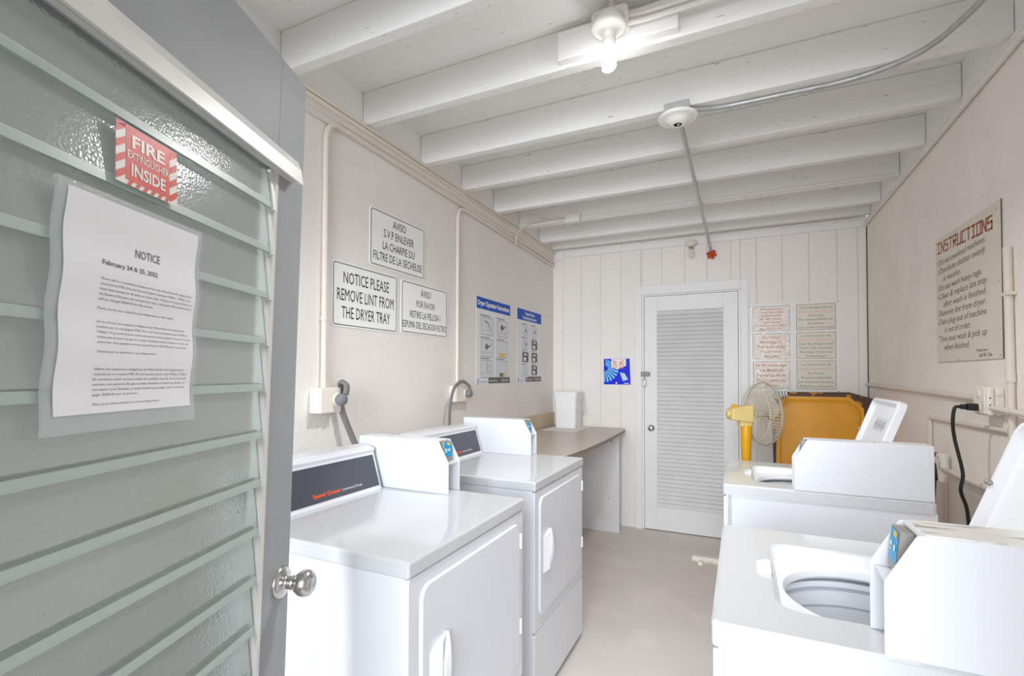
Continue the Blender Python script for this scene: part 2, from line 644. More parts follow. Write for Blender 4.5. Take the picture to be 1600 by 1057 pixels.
# ceiling: deck, blocking and joists
ceil = sroot('ceiling', (0, 2, JB))
MB().box(LX - .15, RX + .15, -.3, BY + .15, DK, DK + .03, 'ceil').build('roof_deck', ceil)
MB().box(LX - .06, LX - .002, -.3, BY, JB + .001, DK, 'joist').build('blocking_board', ceil)
MB().box(RX + .012, RX + .06, -.3, BY, JB - .01, DK, 'joist').build('blocking_board', ceil)
for yr in (.96, 1.455, 1.945, 2.44, 2.912, 3.393, 3.876, 4.34, 4.655):
    dz = .004 * math.sin(yr * 7)
    MB().box(LX + .001, RX + .010, yr - .052, yr, JB + dz, DK - .001, 'joist', bev=.004, seg=2).build('ceiling_joist', ceil)

# front wall to the right of the open doorway
struct(MB().box(.25, RX + .15, -.13, -.02, 0, JB - .01, 'wall_block').build('wall_front'))

# door jamb of the open doorway beside the camera
struct(MB().box(-.80, -.64, -.13, .015, 0, 2.2, 'doorgrey', bev=.004).build('trim_4'))

# ------------------------------------------------------------------ louvered back door
d1 = sroot('door_1', (-.42, BY, 0))
b = MB()
b.box(-.902, -.842, BY - .024, BY + .05, 0, 2.275, 'trim_white', bev=.004)
b.box(0.0, .061, BY - .024, BY + .05, 0, 2.275, 'trim_white', bev=.004)
b.box(-.842, 0.0, BY - .024, BY + .05, 2.19, 2.275, 'trim_white', bev=.004)
b.box(-.842, -.824, BY - .008, BY + .05, 0, 2.19, 'trim_white', bev=.003)
b.box(-.018, 0.0, BY - .008, BY + .05, 0, 2.19, 'trim_white', bev=.003)
b.box(-.824, -.018, BY - .008, BY + .05, 2.176, 2.19, 'trim_white', bev=.003)
b.build('door_casing', d1)
b = MB()
yf, yb = BY - .004, BY + .034
b.box(-.821, -.705, yf, yb, .008, 2.173, 'door_white', bev=.003)
b.box(-.138, -.021, yf, yb, .008, 2.173, 'door_white', bev=.003)
b.box(-.705, -.138, yf, yb, 2.033, 2.173, 'door_white', bev=.002)
b.box(-.705, -.138, yf, yb, .008, .22, 'door_white', bev=.002)
pn = b.build('door_panel', d1)
b = MB()
n = 48
ph = (2.033 - .22) / n
for k in range(n):
    z = .22 + ph * k
    b.prism([(yf + .008, z + .002), (yf + .012, z - .001), (yf + .030, z + ph * .93), (yf + .026, z + ph * .97)], -.705, -.138, 'x', 'louver')
b.box(-.705, -.138, yb - .003, yb, .22, 2.033, 'louver')
b.build('louver_slats', pn)
b = MB()
b.lathe([(.031, 0), (.031, .004), (.027, .008), (.016, .010), (.013, .024), (.020, .030), (.026, .042), (.024, .052), (.012, .057), (0, .057)], (-.758, yf, .944), (0, -1, 0), 'chrome', 28)
b.lathe([(.006, .0565), (.006, .060), (0, .060)], (-.758, yf, .944), (0, -1, 0), 'brass', 12)
b.build('door_knob', d1)
b = MB()
b.box(-.850, -.768, yf - .026, yf - .021, 1.425, 1.468, 'steel_dark', bev=.002)
b.box(-.80, -.768, yf - .022, yf, 1.428, 1.465, 'steel_dark', bev=.002)
b.box(-.850, -.826, yf - .022, yf - .018, 1.425, 1.468, 'steel_dark')
b.tube(fillet([(-.812, yf - .024, 1.452), (-.812, yf - .036, 1.452), (-.812, yf - .036, 1.436), (-.812, yf - .024, 1.436)], .006), .002, 'steel_dark', 8)
b.build('hasp', d1)
p = thing('padlock', 'small silver padlock hanging from the hasp of the white louvered door', 'padlock', (-.812, yf - .038, 1.33))
b = MB()
b.box(-.826, -.799, yf - .047, yf - .029, 1.33, 1.395, 'chrome', bev=.006)
b.build('body', p)
MB().tube(fillet([(-.820, yf - .038, 1.39), (-.820, yf - .038, 1.435), (-.805, yf - .038, 1.435), (-.805, yf - .038, 1.39)], .007), .0025, 'galv', 8).build('shackle', p)

# ------------------------------------------------------------------ grey jalousie door, standing open on the left
phi = R(21)
P0 = Vector((-.907, .786, 0))
U = Vector((-math.sin(phi), math.cos(phi), 0))
SH = .048


def dshear(u, v, w):
    return u + SH * (v - 1.5), v, w


DP = Plane(P0, U, (0, 0, 1), dshear)
dfn = lambda c: DP(c.x, c.z, c.y)      # box coords: x = along the door, y = towards the room, z = up
d2 = sroot('door_2', tuple(P0 - U * .80))
b = MB()
b.box(-.106, 0, -.036, 0, .012, 2.112, 'doorgrey', bev=.003, fn=dfn)
b.box(-.81, -.718, -.036, 0, .012, 2.112, 'doorgrey', bev=.003, fn=dfn)
b.box(-.718, -.106, -.036, 0, 1.868, 2.112, 'doorgrey', fn=dfn)
b.box(-.718, -.106, -.036, 0, .012, .26, 'doorgrey', fn=dfn)
b.build('door_frame', d2)
b = MB()
prof = [(0, 1.858), (.012, 1.858), (.012, 1.864), (.022, 1.852), (.027, 1.853), (.022, 1.885), (.014, 1.905), (.0, 1.908)]
b.prism(prof, -.75, -.050, 'x', 'alu', fn=dfn)
b.build('head_moulding', d2)
b = MB()
b.box(-.117, -.106, -.030, .003, .26, 1.862, 'alu', fn=dfn)
b.build('side_channel', d2)
MB().box(-.720, -.709, -.030, .003, .26, 1.862, 'alu', fn=dfn).build('side_channel', d2)
pitch = .0925
for k in range(17):
    zb = 1.774 - pitch * k
    zt = zb + .108
    wb, wt = .006, -.009
    if k == 0:
        zt = 1.862
    t = .0055
    b = MB()
    ze = zb + .0135
    we = wb + (wt - wb) * (ze - zb) / (zt - zb)
    q = [(zb, wb), (ze, we), (zt, wt)]
    F_ = [DP(u, v, w) for v, w in q for u in (-.708, -.130)]
    B_ = [DP(u, v, w - t) for v, w in q for u in (-.708, -.130)]
    b.add(F_ + B_, [(2, 3, 5, 4), (10, 11, 9, 8)], 'glass')
    b.add(F_ + B_, [(0, 1, 3, 2), (8, 9, 7, 6)], 'refraction_band')
    b.add(F_ + B_, [(0, 6, 7, 1), (4, 5, 11, 10), (1, 7, 9, 3), (3, 9, 11, 5), (0, 2, 8, 6), (2, 4, 10, 8)], 'glassedge')
    gl = b.build('glass_slat', d2)
    for u0, u1 in ((-.1295, -.1165), (-.7095, -.7085)):
        b = MB()
        A = [DP(u, v, w) for (u, v, w) in ((u0, zb - .003, wb + .003), (u1, zb - .003, wb + .003), (u1, zt - .012, wt + .006), (u0, zt - .012, wt + .006))]
        B = [DP(u, v, w) for (u, v, w) in ((u0, zb - .003, wb - .009), (u1, zb - .003, wb - .009), (u1, zt - .012, wt - .008), (u0, zt - .012, wt - .008))]
        b.add(A + B, [(0, 1, 2, 3), (7, 6, 5, 4), (0, 4, 5, 1), (2, 6, 7, 3), (1, 5, 6, 2), (3, 7, 4, 0)], 'alu')
        b.build('slat_clip', gl)
kb = MB()
ko = DP(-.058 - SH * (.995 - 1.5), .995, 0)
nrm = DP.n
kb.lathe([(.033, 0), (.033, .003), (.030, .007), (.017, .012), (.013, .014), (.013, .024), (.015, .026), (.0125, .029), (.0125, .033), (.020, .037), (.026, .047), (.0275, .056), (.025, .065), (.017, .071), (.009, .072), (0, .072)], ko, nrm, 'chrome', 40)
kb.lathe([(.006, .0722), (.006, .0735), (0, .0735)], ko, nrm, 'galv', 16)
kb.build('door_knob', d2)


# notice in a plastic sleeve
def nwarp(u, v, w):
    ss = .011 + .0018 * math.sin((v - 1.36) / pitch * 2 * PI + .6) + .002 * math.cos(u * 9) + w
    return u - .014 + .042 * (v - 1.5), v, ss


NP = Plane(P0, U, (0, 0, 1), nwarp)


def sheet(b, pl, u0, u1, v0, v1, m, w, nu=8, nv=24):
    vs = [pl(u0 + (u1 - u0) * i / nu, v0 + (v1 - v0) * j / nv, w) for j in range(nv + 1) for i in range(nu + 1)]
    fs = [(j * (nu + 1) + i, j * (nu + 1) + i + 1, (j + 1) * (nu + 1) + i + 1, (j + 1) * (nu + 1) + i) for j in range(nv) for i in range(nu)]
    b.add(vs, fs, m, True)


nt = thing('notice', 'white printed notice in a clear plastic sleeve taped to the grey louvered glass door', 'notice', tuple(NP(-.43, 1.366)))
b = MB()
sheet(b, NP, -.548, -.313, 1.366, 1.664, 'sleeve', -.0015)
sheet(b, NP, -.548, -.313, 1.366, 1.664, 'sleeve_front', .0022)
b.build('plastic_sleeve', nt)
b = MB()
sheet(b, NP, -.534, -.322, 1.388, 1.656, 'paper', 0)
pp = b.build('paper', nt)
b = MB()
tw = .0006
hd = b
b.text(NP, 'NOTICE', -.413, 1.594, .0115, 'ink', width=.042, w=tw)
b.text(NP, 'February 24 & 25, 2022', -.484, 1.574, .0062, 'ink', width=.087, align='l', w=tw, bold=.01)
para = [('There will be a mandatory inspection from the Miami Dade Fire Department', .155), ('executed by MSE, Fire and Security Systems between 9:00am - 5:00pm. You', .153),
        ('must have access to all units on these days. If they are not provided, and', .157), ('the Board of Directors do not have your keys, a locksmith will be called and you', .157),
        ('will be charged $200.00 for this service.', .085), None, ('Thank you for your attention and collaboration in this matter.', .125), None, None,
        ('On va a l\'avoir, une inspection obligatoire par Miami Dade Fire Department,', .147), ('realisee par la compagnie MSE, Fire and Security System entre 9:00 et', .152),
        ('5:00pm. Vous aurez fournir acces a toutes les unites pendant ces jours. Si vous', .157), ('n\'etes pas present et que le conseil d\'administration n\'a pas vos cles, un', .153),
        ('serrurier sera appele et vous serez facture 200,00 pour ce service.', .15), None, ('Gracias por su atencion y su colaboracion.', .092), None, None, None,
        ('Habra una inspeccion obligatoria de Miami Dade Fire Department', .147), ('realizada por la compania MSE, Fire and Security System entre 9:00am y 5:00pm', .155), ('Es necesario tener acceso a todas las unidades ese dia. Si no se puede', .155),
        ('acceder, una persona de que la mesa directiva no tiene sus llaves, un', .152), ('cerrajero sera llamado y usted tendra que pagar por el servicio', .152), ('pagar $200.00 por el servicio.', .068), None, ('Merci pour votre attention et votre collaboration.', .105)]
vy = 1.5545
for ln in para:
    if ln:
        b.text(NP, ln[0], -.486, vy, .0030, 'greyink', width=ln[1], align='l', w=tw)
        vy -= .0064
    else:
        vy -= .0052
b.build('printed_text', pp)

# fire extinguisher sticker
FP = Plane(P0, U, (0, 0, 1), lambda u, v, w: (u - .008 + SH * (v - 1.73), v - .003, w + .0075 + (1.774 - v) * .04 * (1 if v < 1.774 else 0) - (v - 1.69) * .02))
st = thing('fire_sticker', 'red and white fire extinguisher sticker on the grey glass door above the notice', 'sticker', tuple(FP(-.418, 1.69)))
b = MB()
sheet(b, FP, -.469, -.365, 1.690, 1.7725, 'stickerwhite', 0, 4, 6)
sk = b.build('sticker_sheet', st)
b = MB()
sheet(b, FP, -.454, -.380, 1.697, 1.766, 'red', .0004, 4, 6)
for k in range(4):
    v0 = 1.6925 + k * .021
    for (a, c) in ((-.4685, -.455), (-.379, -.3655)):
        b.poly(FP, [(a, v0), (c, min(v0 + .010, 1.772)), (c, min(v0 + .020, 1.772)), (a, min(v0 + .010, 1.772))], 'red', .0004)
for k in range(6):
    u0 = -.452 + k * .0125
    b.poly(FP, [(u0, 1.6905), (u0 + .006, 1.6905), (u0 + .010, 1.6965), (u0 + .004, 1.6965)], 'red', .0004)
b.quad(FP, -.4685, -.3655, 1.766, 1.7722, 'red', .0004)
b.text(FP, 'FIRE', -.417, 1.744, .017, 'stickerwhite', width=.056, bold=.03, w=.0009)
b.text(FP, 'EXTINGUISHER', -.417, 1.7275, .0105, 'stickerwhite', width=.070, bold=.01, w=.0009)
b.text(FP, 'INSIDE', -.417, 1.705, .016, 'stickerwhite', width=.058, bold=.03, w=.0009)
b.build('printed_text', sk)


# ------------------------------------------------------------------ dryers
DW, DZ = .685, .981


def make_dryer(label, loc):
    t = thing('dryer', label, 'dryer', loc, 0, 'coin laundry dryers along the left wall')
    bl = dict(parent=t, local=True)
    b = MB()
    b.box(-.715, -.016, 0, DW, .03, DZ - .042, 'enamel', bev=.006)
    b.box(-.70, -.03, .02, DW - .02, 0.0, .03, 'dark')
    b.build('cabinet', **bl)
    MB().box(-.715, .0, -.003, DW + .003, DZ - .043, DZ, 'enamel_top', bev=.0075, seg=3).build('top_panel', **bl)
    b = MB()
    PF = Plane((0, 0, 0), (0, 1, 0), (0, 0, 1))
    b.slab(PF, rrect(.001, DW - .001, .338, DZ - .046, .010), -.016, -.004, 'enamel_front', bev=.003)
    b.build('front_panel', **bl)
    b = MB()
    b.slab(PF, rrect(.001, DW - .001, .032, .333, .010), -.016, -.004, 'enamel_front', bev=.003)
    b.build('lower_access_panel', **bl)
    b = MB()
    b.slab(PF, rrect(.048, .644, .395, .903, .035), -.006, .004, 'enamel_front', bev=.004)
    dd = b.build('door', **bl)
    b = MB()
    # raised pull: sloping flank on the left, lens shaped grip on the right
    z0, z1 = .580, .745
    b.add([(.004, .080, z0 - .012), (.004, .080, z1 - .022), (.022, .116, z0), (.022, .116, z1 - .006), (.004, .119, z0), (.004, .119, z1 - .006), (.004, .160, z1)],
          [(0, 2, 3, 1), (2, 4, 5, 3), (1, 3, 6), (3, 5, 6), (0, 4, 2)], 'plastic')
    n = 12
    vs = []
    for k in range(n + 1):
        a = k / n
        z = z0 + (z1 - z0) * a
        h = max(.02, math.sin(PI * a)) ** .55
        vs += [(.004, .164 - .041 * h, z), (.008 + .018 * h, .164 - .040 * h, z), (.008 + .022 * h, .164 - .020 * h, z), (.006 + .014 * h, .164, z), (.004, .165, z)]
    fs = []
    for k in range(n):
        for j in range(4):
            fs.append((k * 5 + j, (k + 1) * 5 + j, (k + 1) * 5 + j + 1, k * 5 + j + 1))
    b.add(vs, fs, 'plastic')
    b.build('door_handle', parent=dd, local=True)
    for zc in (.836, .532):
        b = MB()
        b.box(-.004, .0055, .642, .653, zc - .027, zc + .027, 'alu', bev=.002)
        b.tube([(.006, .648, zc - .027), (.006, .648, zc + .027)], .004, 'alu', 8)
        b.build('door_hinge', **bl)
    # sloping console
    y0, y1 = -.002, .585
    b = MB()
    b.prism([(-.573, DZ), (-.581, DZ + .008), (-.622, DZ + .140), (-.618, DZ + .152), (-.624, DZ + .160), (-.648, DZ + .166), (-.715, DZ + .168), (-.715, DZ)], y0, y1, 'y', 'enamel', bev=.003, seg=2)
    cs = b.build('console', **bl)
    sl = Vector((-.622 + .581, 0, .132))
    CP = Plane((-.581, 0, DZ + .008), (0, 1, 0), tuple(sl))
    L = sl.length
    b = MB()
    b.slab(CP, rrect(.012, .573, .006, L - .008, .004), -.001, .0012, 'console')
    cp = b.build('control_panel', parent=cs, local=True)
    b = MB()
    b.text(CP, 'Speed Queen', .245, .024, .0125, 'orange', width=.125, align='l', bold=.035, w=.0016)
    b.build('brand_lettering', parent=cp, local=True)
    b = MB()
    b.text(CP, 'Commercial Dryer', .378, .024, .0095, 'whiteprint', width=.105, align='l', w=.0016)
    b.build('model_lettering', parent=cp, local=True)
    b = MB()
    b.outline(CP, rrect(.03, .148, .014, .066, .006), .0016, 'whiteprint', .0016)
    b.build('window_outline', parent=cp, local=True)
    meter_case(t, .602, DW + .001, -.277, -.322, -.715, 1)
    return t


def meter_case(t, y0, y1, xf, xc, xb, sg):
    """coin / card box: sg=+1 faces +x, sg=-1 faces -x"""
    zt, zc, zb = DZ + .200, DZ + .120, DZ + .0005
    b = MB()
    prof = [(xf, zb), (xf, zc), (xc, zt), (xb, zt), (xb, zb)]
    b.prism(prof, y0, y0 + .004, 'y', 'enamel_box', bev=.001, seg=1)
    b.prism(prof, y1 - .004, y1, 'y', 'enamel_box', bev=.001, seg=1)
    xi = xf - sg * .045
    b.box(min(xb, xi), max(xb, xi), y0 + .003, y1 - .003, zb, zc - .006, 'enamel_box')
    b.box(min(xb, xf - sg * .056), max(xb, xf - sg * .056), y0 + .003, y1 - .003, zc - .006, zt - .003, 'enamel_box')
    b.box(min(xb, xc - sg * .004), max(xb, xc - sg * .004), y0 + .002, y1 - .002, zt - .004, zt + .0008, 'enamel_box')
    xs_ = xf - sg * .006
    b.box(min(xi, xs_), max(xi, xs_), y0 + .004, y1 - .004, zc - .010, zc - .004, 'enamel_box')
    mc = b.build('meter_case', parent=t, local=True)
    b = MB()
    xk = xi + sg * .001
    ym = (y0 + y1) / 2
    b.lathe([(.009, 0), (.009, .006), (.006, .008), (0, .008)], (xk, ym, zb + .022), (sg, 0, 0), 'chrome', 18)
    b.build('lock', parent=mc, local=True)
    # card reader: a small upright box standing in the chamfered opening
    w0, w1 = (y0 + (y1 - y0) * .16, y0 + (y1 - y0) * .78) if sg > 0 else (y0 + (y1 - y0) * .34, y0 + (y1 - y0) * .84)
    CR = Plane((xf - sg * .024, 0, DZ + .136), (0, sg, 0), (-sg * .006, 0, .060))
    L = .060
    b = MB()
    ua, ub = sorted((w0 * sg, w1 * sg))
    b.slab(CR, rrect(ua, ub, -.012, L, .003), -.020, 0, 'reader_grey', bev=.0015)
    rd = b.build('card_reader', parent=mc, local=True)
    b = MB()
    f = lambda q: ua + (ub - ua) * q
    b.quad(CR, f(.05), f(.95), .002, L - .003, 'reader_blue', .0005)
    b.poly(CR, rrect(f(.42), f(.80), L * .74, L * .92, .003), 'yellow_print', .0010)
    b.poly(CR, rrect(f(.10), f(.36), L * .30, L * .56, .003), 'pale_print', .0010)
    b.poly(CR, rrect(f(.16), f(.30), L * .34, L * .44, .002), 'reader_grey', .0013)
    b.poly(CR, circ(f(.62), L * .44, .006, 14), 'pale_print', .0010)
    b.poly(CR, [(f(.58), L * .40), (f(.74), L * .36), (f(.78), L * .5), (f(.66), L * .54)], 'pale_print', .0013)
    b.poly(CR, circ(f(.88), L * .66, .002, 10), 'led', .0014)
    b.build('reader_face', parent=rd, local=True)
    for q in (.62, .70):
        b = MB()
        xx = xf + (xb - xf) * q
        b.lathe([(.005, 0), (.005, .002), (.003, .004), (0, .004)], (xx, (y0 + y1) / 2, zt + .0008), (0, 0, 1), 'galv', 10)
        b.build('screw', parent=mc, local=True)
    return mc


near_dryer = make_dryer('white commercial dryer nearest the grey glass door, charcoal console in full view', (-.728, .967, 0))
far_dryer = copy_tree(near_dryer)
far_dryer.location = (-.790, 1.915, 0)
far_dryer['label'] = 'second white commercial dryer, farther back beside the taupe counter'

# ------------------------------------------------------------------ washers
WW, WD = .652, .708


def fill_ring(b, outer, inner, z, m):
    bm = bmesh.new()
    es = []
    for loop in (outer, inner):
        vs = [bm.verts.new((x, y, z)) for x, y in loop]
        es += [bm.edges.new((vs[i], vs[(i + 1) % len(vs)])) for i in range(len(vs))]
    bmesh.ops.triangle_fill(bm, use_beauty=True, use_dissolve=False, edges=es)
    for f in bm.faces:
        if f.normal.z < 0:
            f.normal_flip()
    b.bm(bm, m)


def strip(b, la, za, lb, zb, m, smooth=True):
    n = len(la)
    vs = [(x, y, za) for x, y in la] + [(x, y, zb) for x, y in lb]
    b.add(vs, [(i, (i + 1) % n, n + (i + 1) % n, n + i) for i in range(n)], m, smooth)


def make_washer(label, loc):
    t = thing('washer', label, 'washing machine', loc, 0, 'top loading washers along the right wall')
    bl = dict(parent=t, local=True)
    b = MB()
    b.box(.014, WD, .004, .0045, .03, DZ - .044, 'enamel')
    # outer cabinet skin as four walls, so the tub can sit inside
    b.box(.012, .022, 0, WW, .03, DZ - .043, 'enamel', bev=.004)
    b.box(.034, WD, .001, .012, .03, DZ - .043, 'enamel', bev=.003)
    b.box(.034, WD, WW - .012, WW - .001, .03, DZ - .043, 'enamel', bev=.003)
    b.box(WD - .01, WD, .001, WW - .001, .03, DZ - .043, 'enamel')
    b.box(.022, .033, .003, .010, .03, DZ - .044, 'tub_dark')
    b.box(.022, .034, WW - .010, WW - .003, .03, DZ - .044, 'tub_dark')
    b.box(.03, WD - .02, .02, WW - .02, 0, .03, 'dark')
    b.box(.003, .013, .002, WW - .002, .03, DZ - .05, 'enamel_front', bev=.004)
    b.build('cabinet', **bl)
    # top with lid recess and round opening
    b = MB()
    out0 = rrect(0, WD, -.002, WW + .002, .016, 8)
    out1 = rrect(.007, WD - .007, .005, WW - .005, .012, 8)
    rec = rrect(.112, .512, .107, .527, .055, 10)
    rec2 = rrect(.118, .506, .113, .521, .052, 10)
    strip(b, out0, DZ - .044, out0, DZ - .006, 'enamel_top')
    strip(b, out0, DZ - .006, out1, DZ, 'enamel_top')
    fill_ring(b, out1, rec, DZ, 'enamel_top')
    strip(b, rec, DZ, rec2, DZ - .004, 'enamel_top')
    rec3 = rrect(.128, .498, .123, .511, .046, 10)
    strip(b, rec2, DZ - .004, rec3, DZ - .030, 'plastic')
    cc = circ(.303, .308, .166, 64)
    fill_ring(b, rec3, cc, DZ - .030, 'plastic')
    b.build('top_panel', **bl)
    b = MB()
    steps = [(.166, -.030), (.163, -.036), (.160, -.044), (.164, -.050), (.176, -.052)]
    C = lambda r: circ(.303, .308, r, 64)
    mats_ = ['plastic', 'plastic', 'plastic', 'tub_dark']
    for (ra, za), (rb, zb), mm in zip(steps[:-1], steps[1:], mats_):
        strip(b, C(ra), DZ + za, C(rb), DZ + zb, mm)
    seq = [(.215, -.056, 'dark'), (.21, -.062, 'tub'), (.185, -.066, 'tub'), (.182, -.078, 'tub'), (.178, -.084, 'tub_dark'), (.192, -.090, 'tub'), (.186, -.125, 'tub'), (.181, -.127, 'tub_dark'), (.190, -.132, 'tub'), (.190, -.40, 'tub'), (.06, -.42, 'tub'), (.0001, -.42, 'tub')]
    for (ra, za, _), (rb, zb, mm) in zip(seq[:-1], seq[1:]):
        strip(b, C(ra), DZ + za, C(rb), DZ + zb, mm)
    b.build('wash_tub', **bl)
    b = MB()
    b.lathe([(.085, -.41), (.060, -.39), (.032, -.36), (.028, -.20), (.022, -.19), (0, -.188)], (.303, .308, DZ), (0, 0, 1), 'tub', 28)
    for k in range(4):
        a = k * PI / 2 + .5
        b.box(.02, .085, -.004, .004, -.41, -.27, 'tub', bev=.003, fn=lambda c, a=a: Vector((.303 + c.x * math.cos(a) - c.y * math.sin(a), .308 + c.x * math.sin(a) + c.y * math.cos(a), DZ + c.z * (1 if c.x < .05 else 1.0))))
    b.build('agitator', **bl)
    # finger notch in front of the recess
    b = MB()
    b.add([(.084, .278, DZ + .0004), (.084, .366, DZ + .0004), (.112, .366, DZ + .0004), (.112, .278, DZ + .0004), (.104, .284, DZ + .009), (.104, .360, DZ + .009), (.114, .360, DZ + .009), (.114, .284, DZ + .009)],
          [(0, 4, 5, 1), (4, 7, 6, 5), (0, 3, 7, 4), (1, 5, 6, 2), (2, 6, 7, 3)], 'plastic')
    b.build('lid_catch', **bl)
    # open lid, leaning back: a shallow tray seen from inside
    tilt = R(20)
    LP = Plane((.508, .308, DZ + .004), (0, -1, 0), (math.sin(tilt), 0, math.cos(tilt)))
    lo = rrect(-.209, .209, .004, .374, .035, 8)
    li = rrect(-.193, .193, .018, .360, .026, 8)
    li2 = rrect(-.180, .180, .030, .346, .022, 8)
    b = MB()
    n = len(lo)
    ring = lambda l, w: [LP(u, v, w) for u, v in l]
    def st(a, c, m, smooth=True):
        b.add(a + c, [(i, (i + 1) % n, n + (i + 1) % n, n + i) for i in range(n)], m, smooth)
    A0 = ring(lo, -.020)
    A1 = ring(lo, 0.004)
    A2 = ring(rrect(-.204, .204, .009, .369, .032, 8), .010)
    A3 = ring(li, .010)
    A4 = ring(li2, -.008)
    b.add(A0, [tuple(range(n))[::-1]], 'enamel')
    st(A0, A1, 'enamel')
    st(A1, A2, 'enamel')
    st(A2, A3, 'plastic')
    st(A3, A4, 'plastic')
    b.add(A4, [tuple(range(n))], 'tub')
    ld = b.build('lid', **bl)
    b = MB()
    for k in range(3):
        u = -.055 + k * .055
        b.poly(LP, rrect(u - .025, u + .025, .235, .29, .004, 3), 'tilegrey', -.0072)
        b.outline(LP, circ(u, .262, .017, 20), .004, 'reader_grey', -.0068)
        b.quad(LP, u - .008, u + .008, .259, .264, 'reader_grey', -.0066)
    b.build('lid_label', parent=ld, local=True)
    for u, v in ((-.198, .215), (.130, .150)):
        b = MB()
        b.lathe([(.007, 0), (.006, .012), (0, .013)], LP(u, v, .008 if u < 0 else -.008), LP.n, 'reader_grey', 12)
        b.build('lid_strike', parent=ld, local=True)
    for u in (-.16, .16):
        b = MB()
        b.box(.503, .520, .308 + u - .02, .308 + u + .02, DZ - .001, DZ + .012, 'plastic', bev=.003)
        b.build('lid_hinge', **bl)
    meter_case(t, -.001, .100, .262, .306, .700, -1)
    return t


near_washer = make_washer('white top loading washer nearest the camera, lid open, pale streaked strip on its coin box', (-.053, .982, 0))
far_washer = copy_tree(near_washer)
far_washer.location = (-.072, 2.236, 0)
far_washer['label'] = 'second white top loading washer, lid open, in front of the yellow fan'
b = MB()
b.box(.318, .696, .003, .097, DZ + .2006, DZ + .2030, 'streaked')  # thin pale strip with greyer streaks on top of the coin box
b.build('streaked_strip', parent=near_washer, local=True)
nb = MB()
PS = Plane((0, -.0015, 0), (1, 0, 0), (0, 0, 1))
nb.poly(PS, rrect(.635, .680, DZ + .172, DZ + .177, .001, 2), 'tilegrey', .0)
nb.build('name_badge', parent=far_washer, local=True)


# ------------------------------------------------------------------ signs on the left wall
WL = Plane((LX, 0, 0), (0, 1, 0), (0, 0, 1))


def lint_sign(y0, y1, z0, z1, lines, label):
    t = thing('lint_sign', label, 'sign', (LX, (y0 + y1) / 2, z0), 0, 'lint reminder signs')
    b = MB()
    b.slab(WL, rrect(y0, y1, z0, z1, .018), .0008, .004, 'sign_white', bev=.001)
    b.outline(WL, rrect(y0 + .009, y1 - .009, z0 + .009, z1 - .009, .014), .004, 'sign_black', .0044)
    bd = b.build('sign_board', t)
    for s_, v, cap, wd in lines:
        b = MB()
        b.text(WL, s_, (y0 + y1) / 2, z0 + v, cap, 'sign_black', width=wd, w=.0046)
        b.build('text_line', bd)


lint_sign(1.692, 2.176, 1.664, 1.982, [('NOTICE PLEASE', .215, .058, .335), ('REMOVE LINT FROM', .130, .058, .415), ('THE DRYER TRAY', .045, .058, .355)], 'white English sign reading NOTICE PLEASE REMOVE LINT FROM THE DRYER TRAY')
lint_sign(1.946, 2.430, 2.006, 2.316, [('AVISO', .235, .044, .115), ('S.V.P ENLEVER', .172, .044, .265), ('LA CHARPIE DU', .105, .044, .28), ('FILTRE DE LA SECHEUSE', .040, .044, .425)], 'white French sign reading S.V.P ENLEVER LA CHARPIE, highest of the lint signs')
lint_sign(2.206, 2.684, 1.671, 1.980, [('AVISO', .232, .040, .105), ('POR FAVOR', .165, .040, .19), ('RETIRE LA PELUSA I', .100, .040, .31), ('ESPUMA DEL SECADOR FILTRO', .038, .040, .445)], 'white Spanish sign reading RETIRE LA PELUSA, right of the English lint sign')


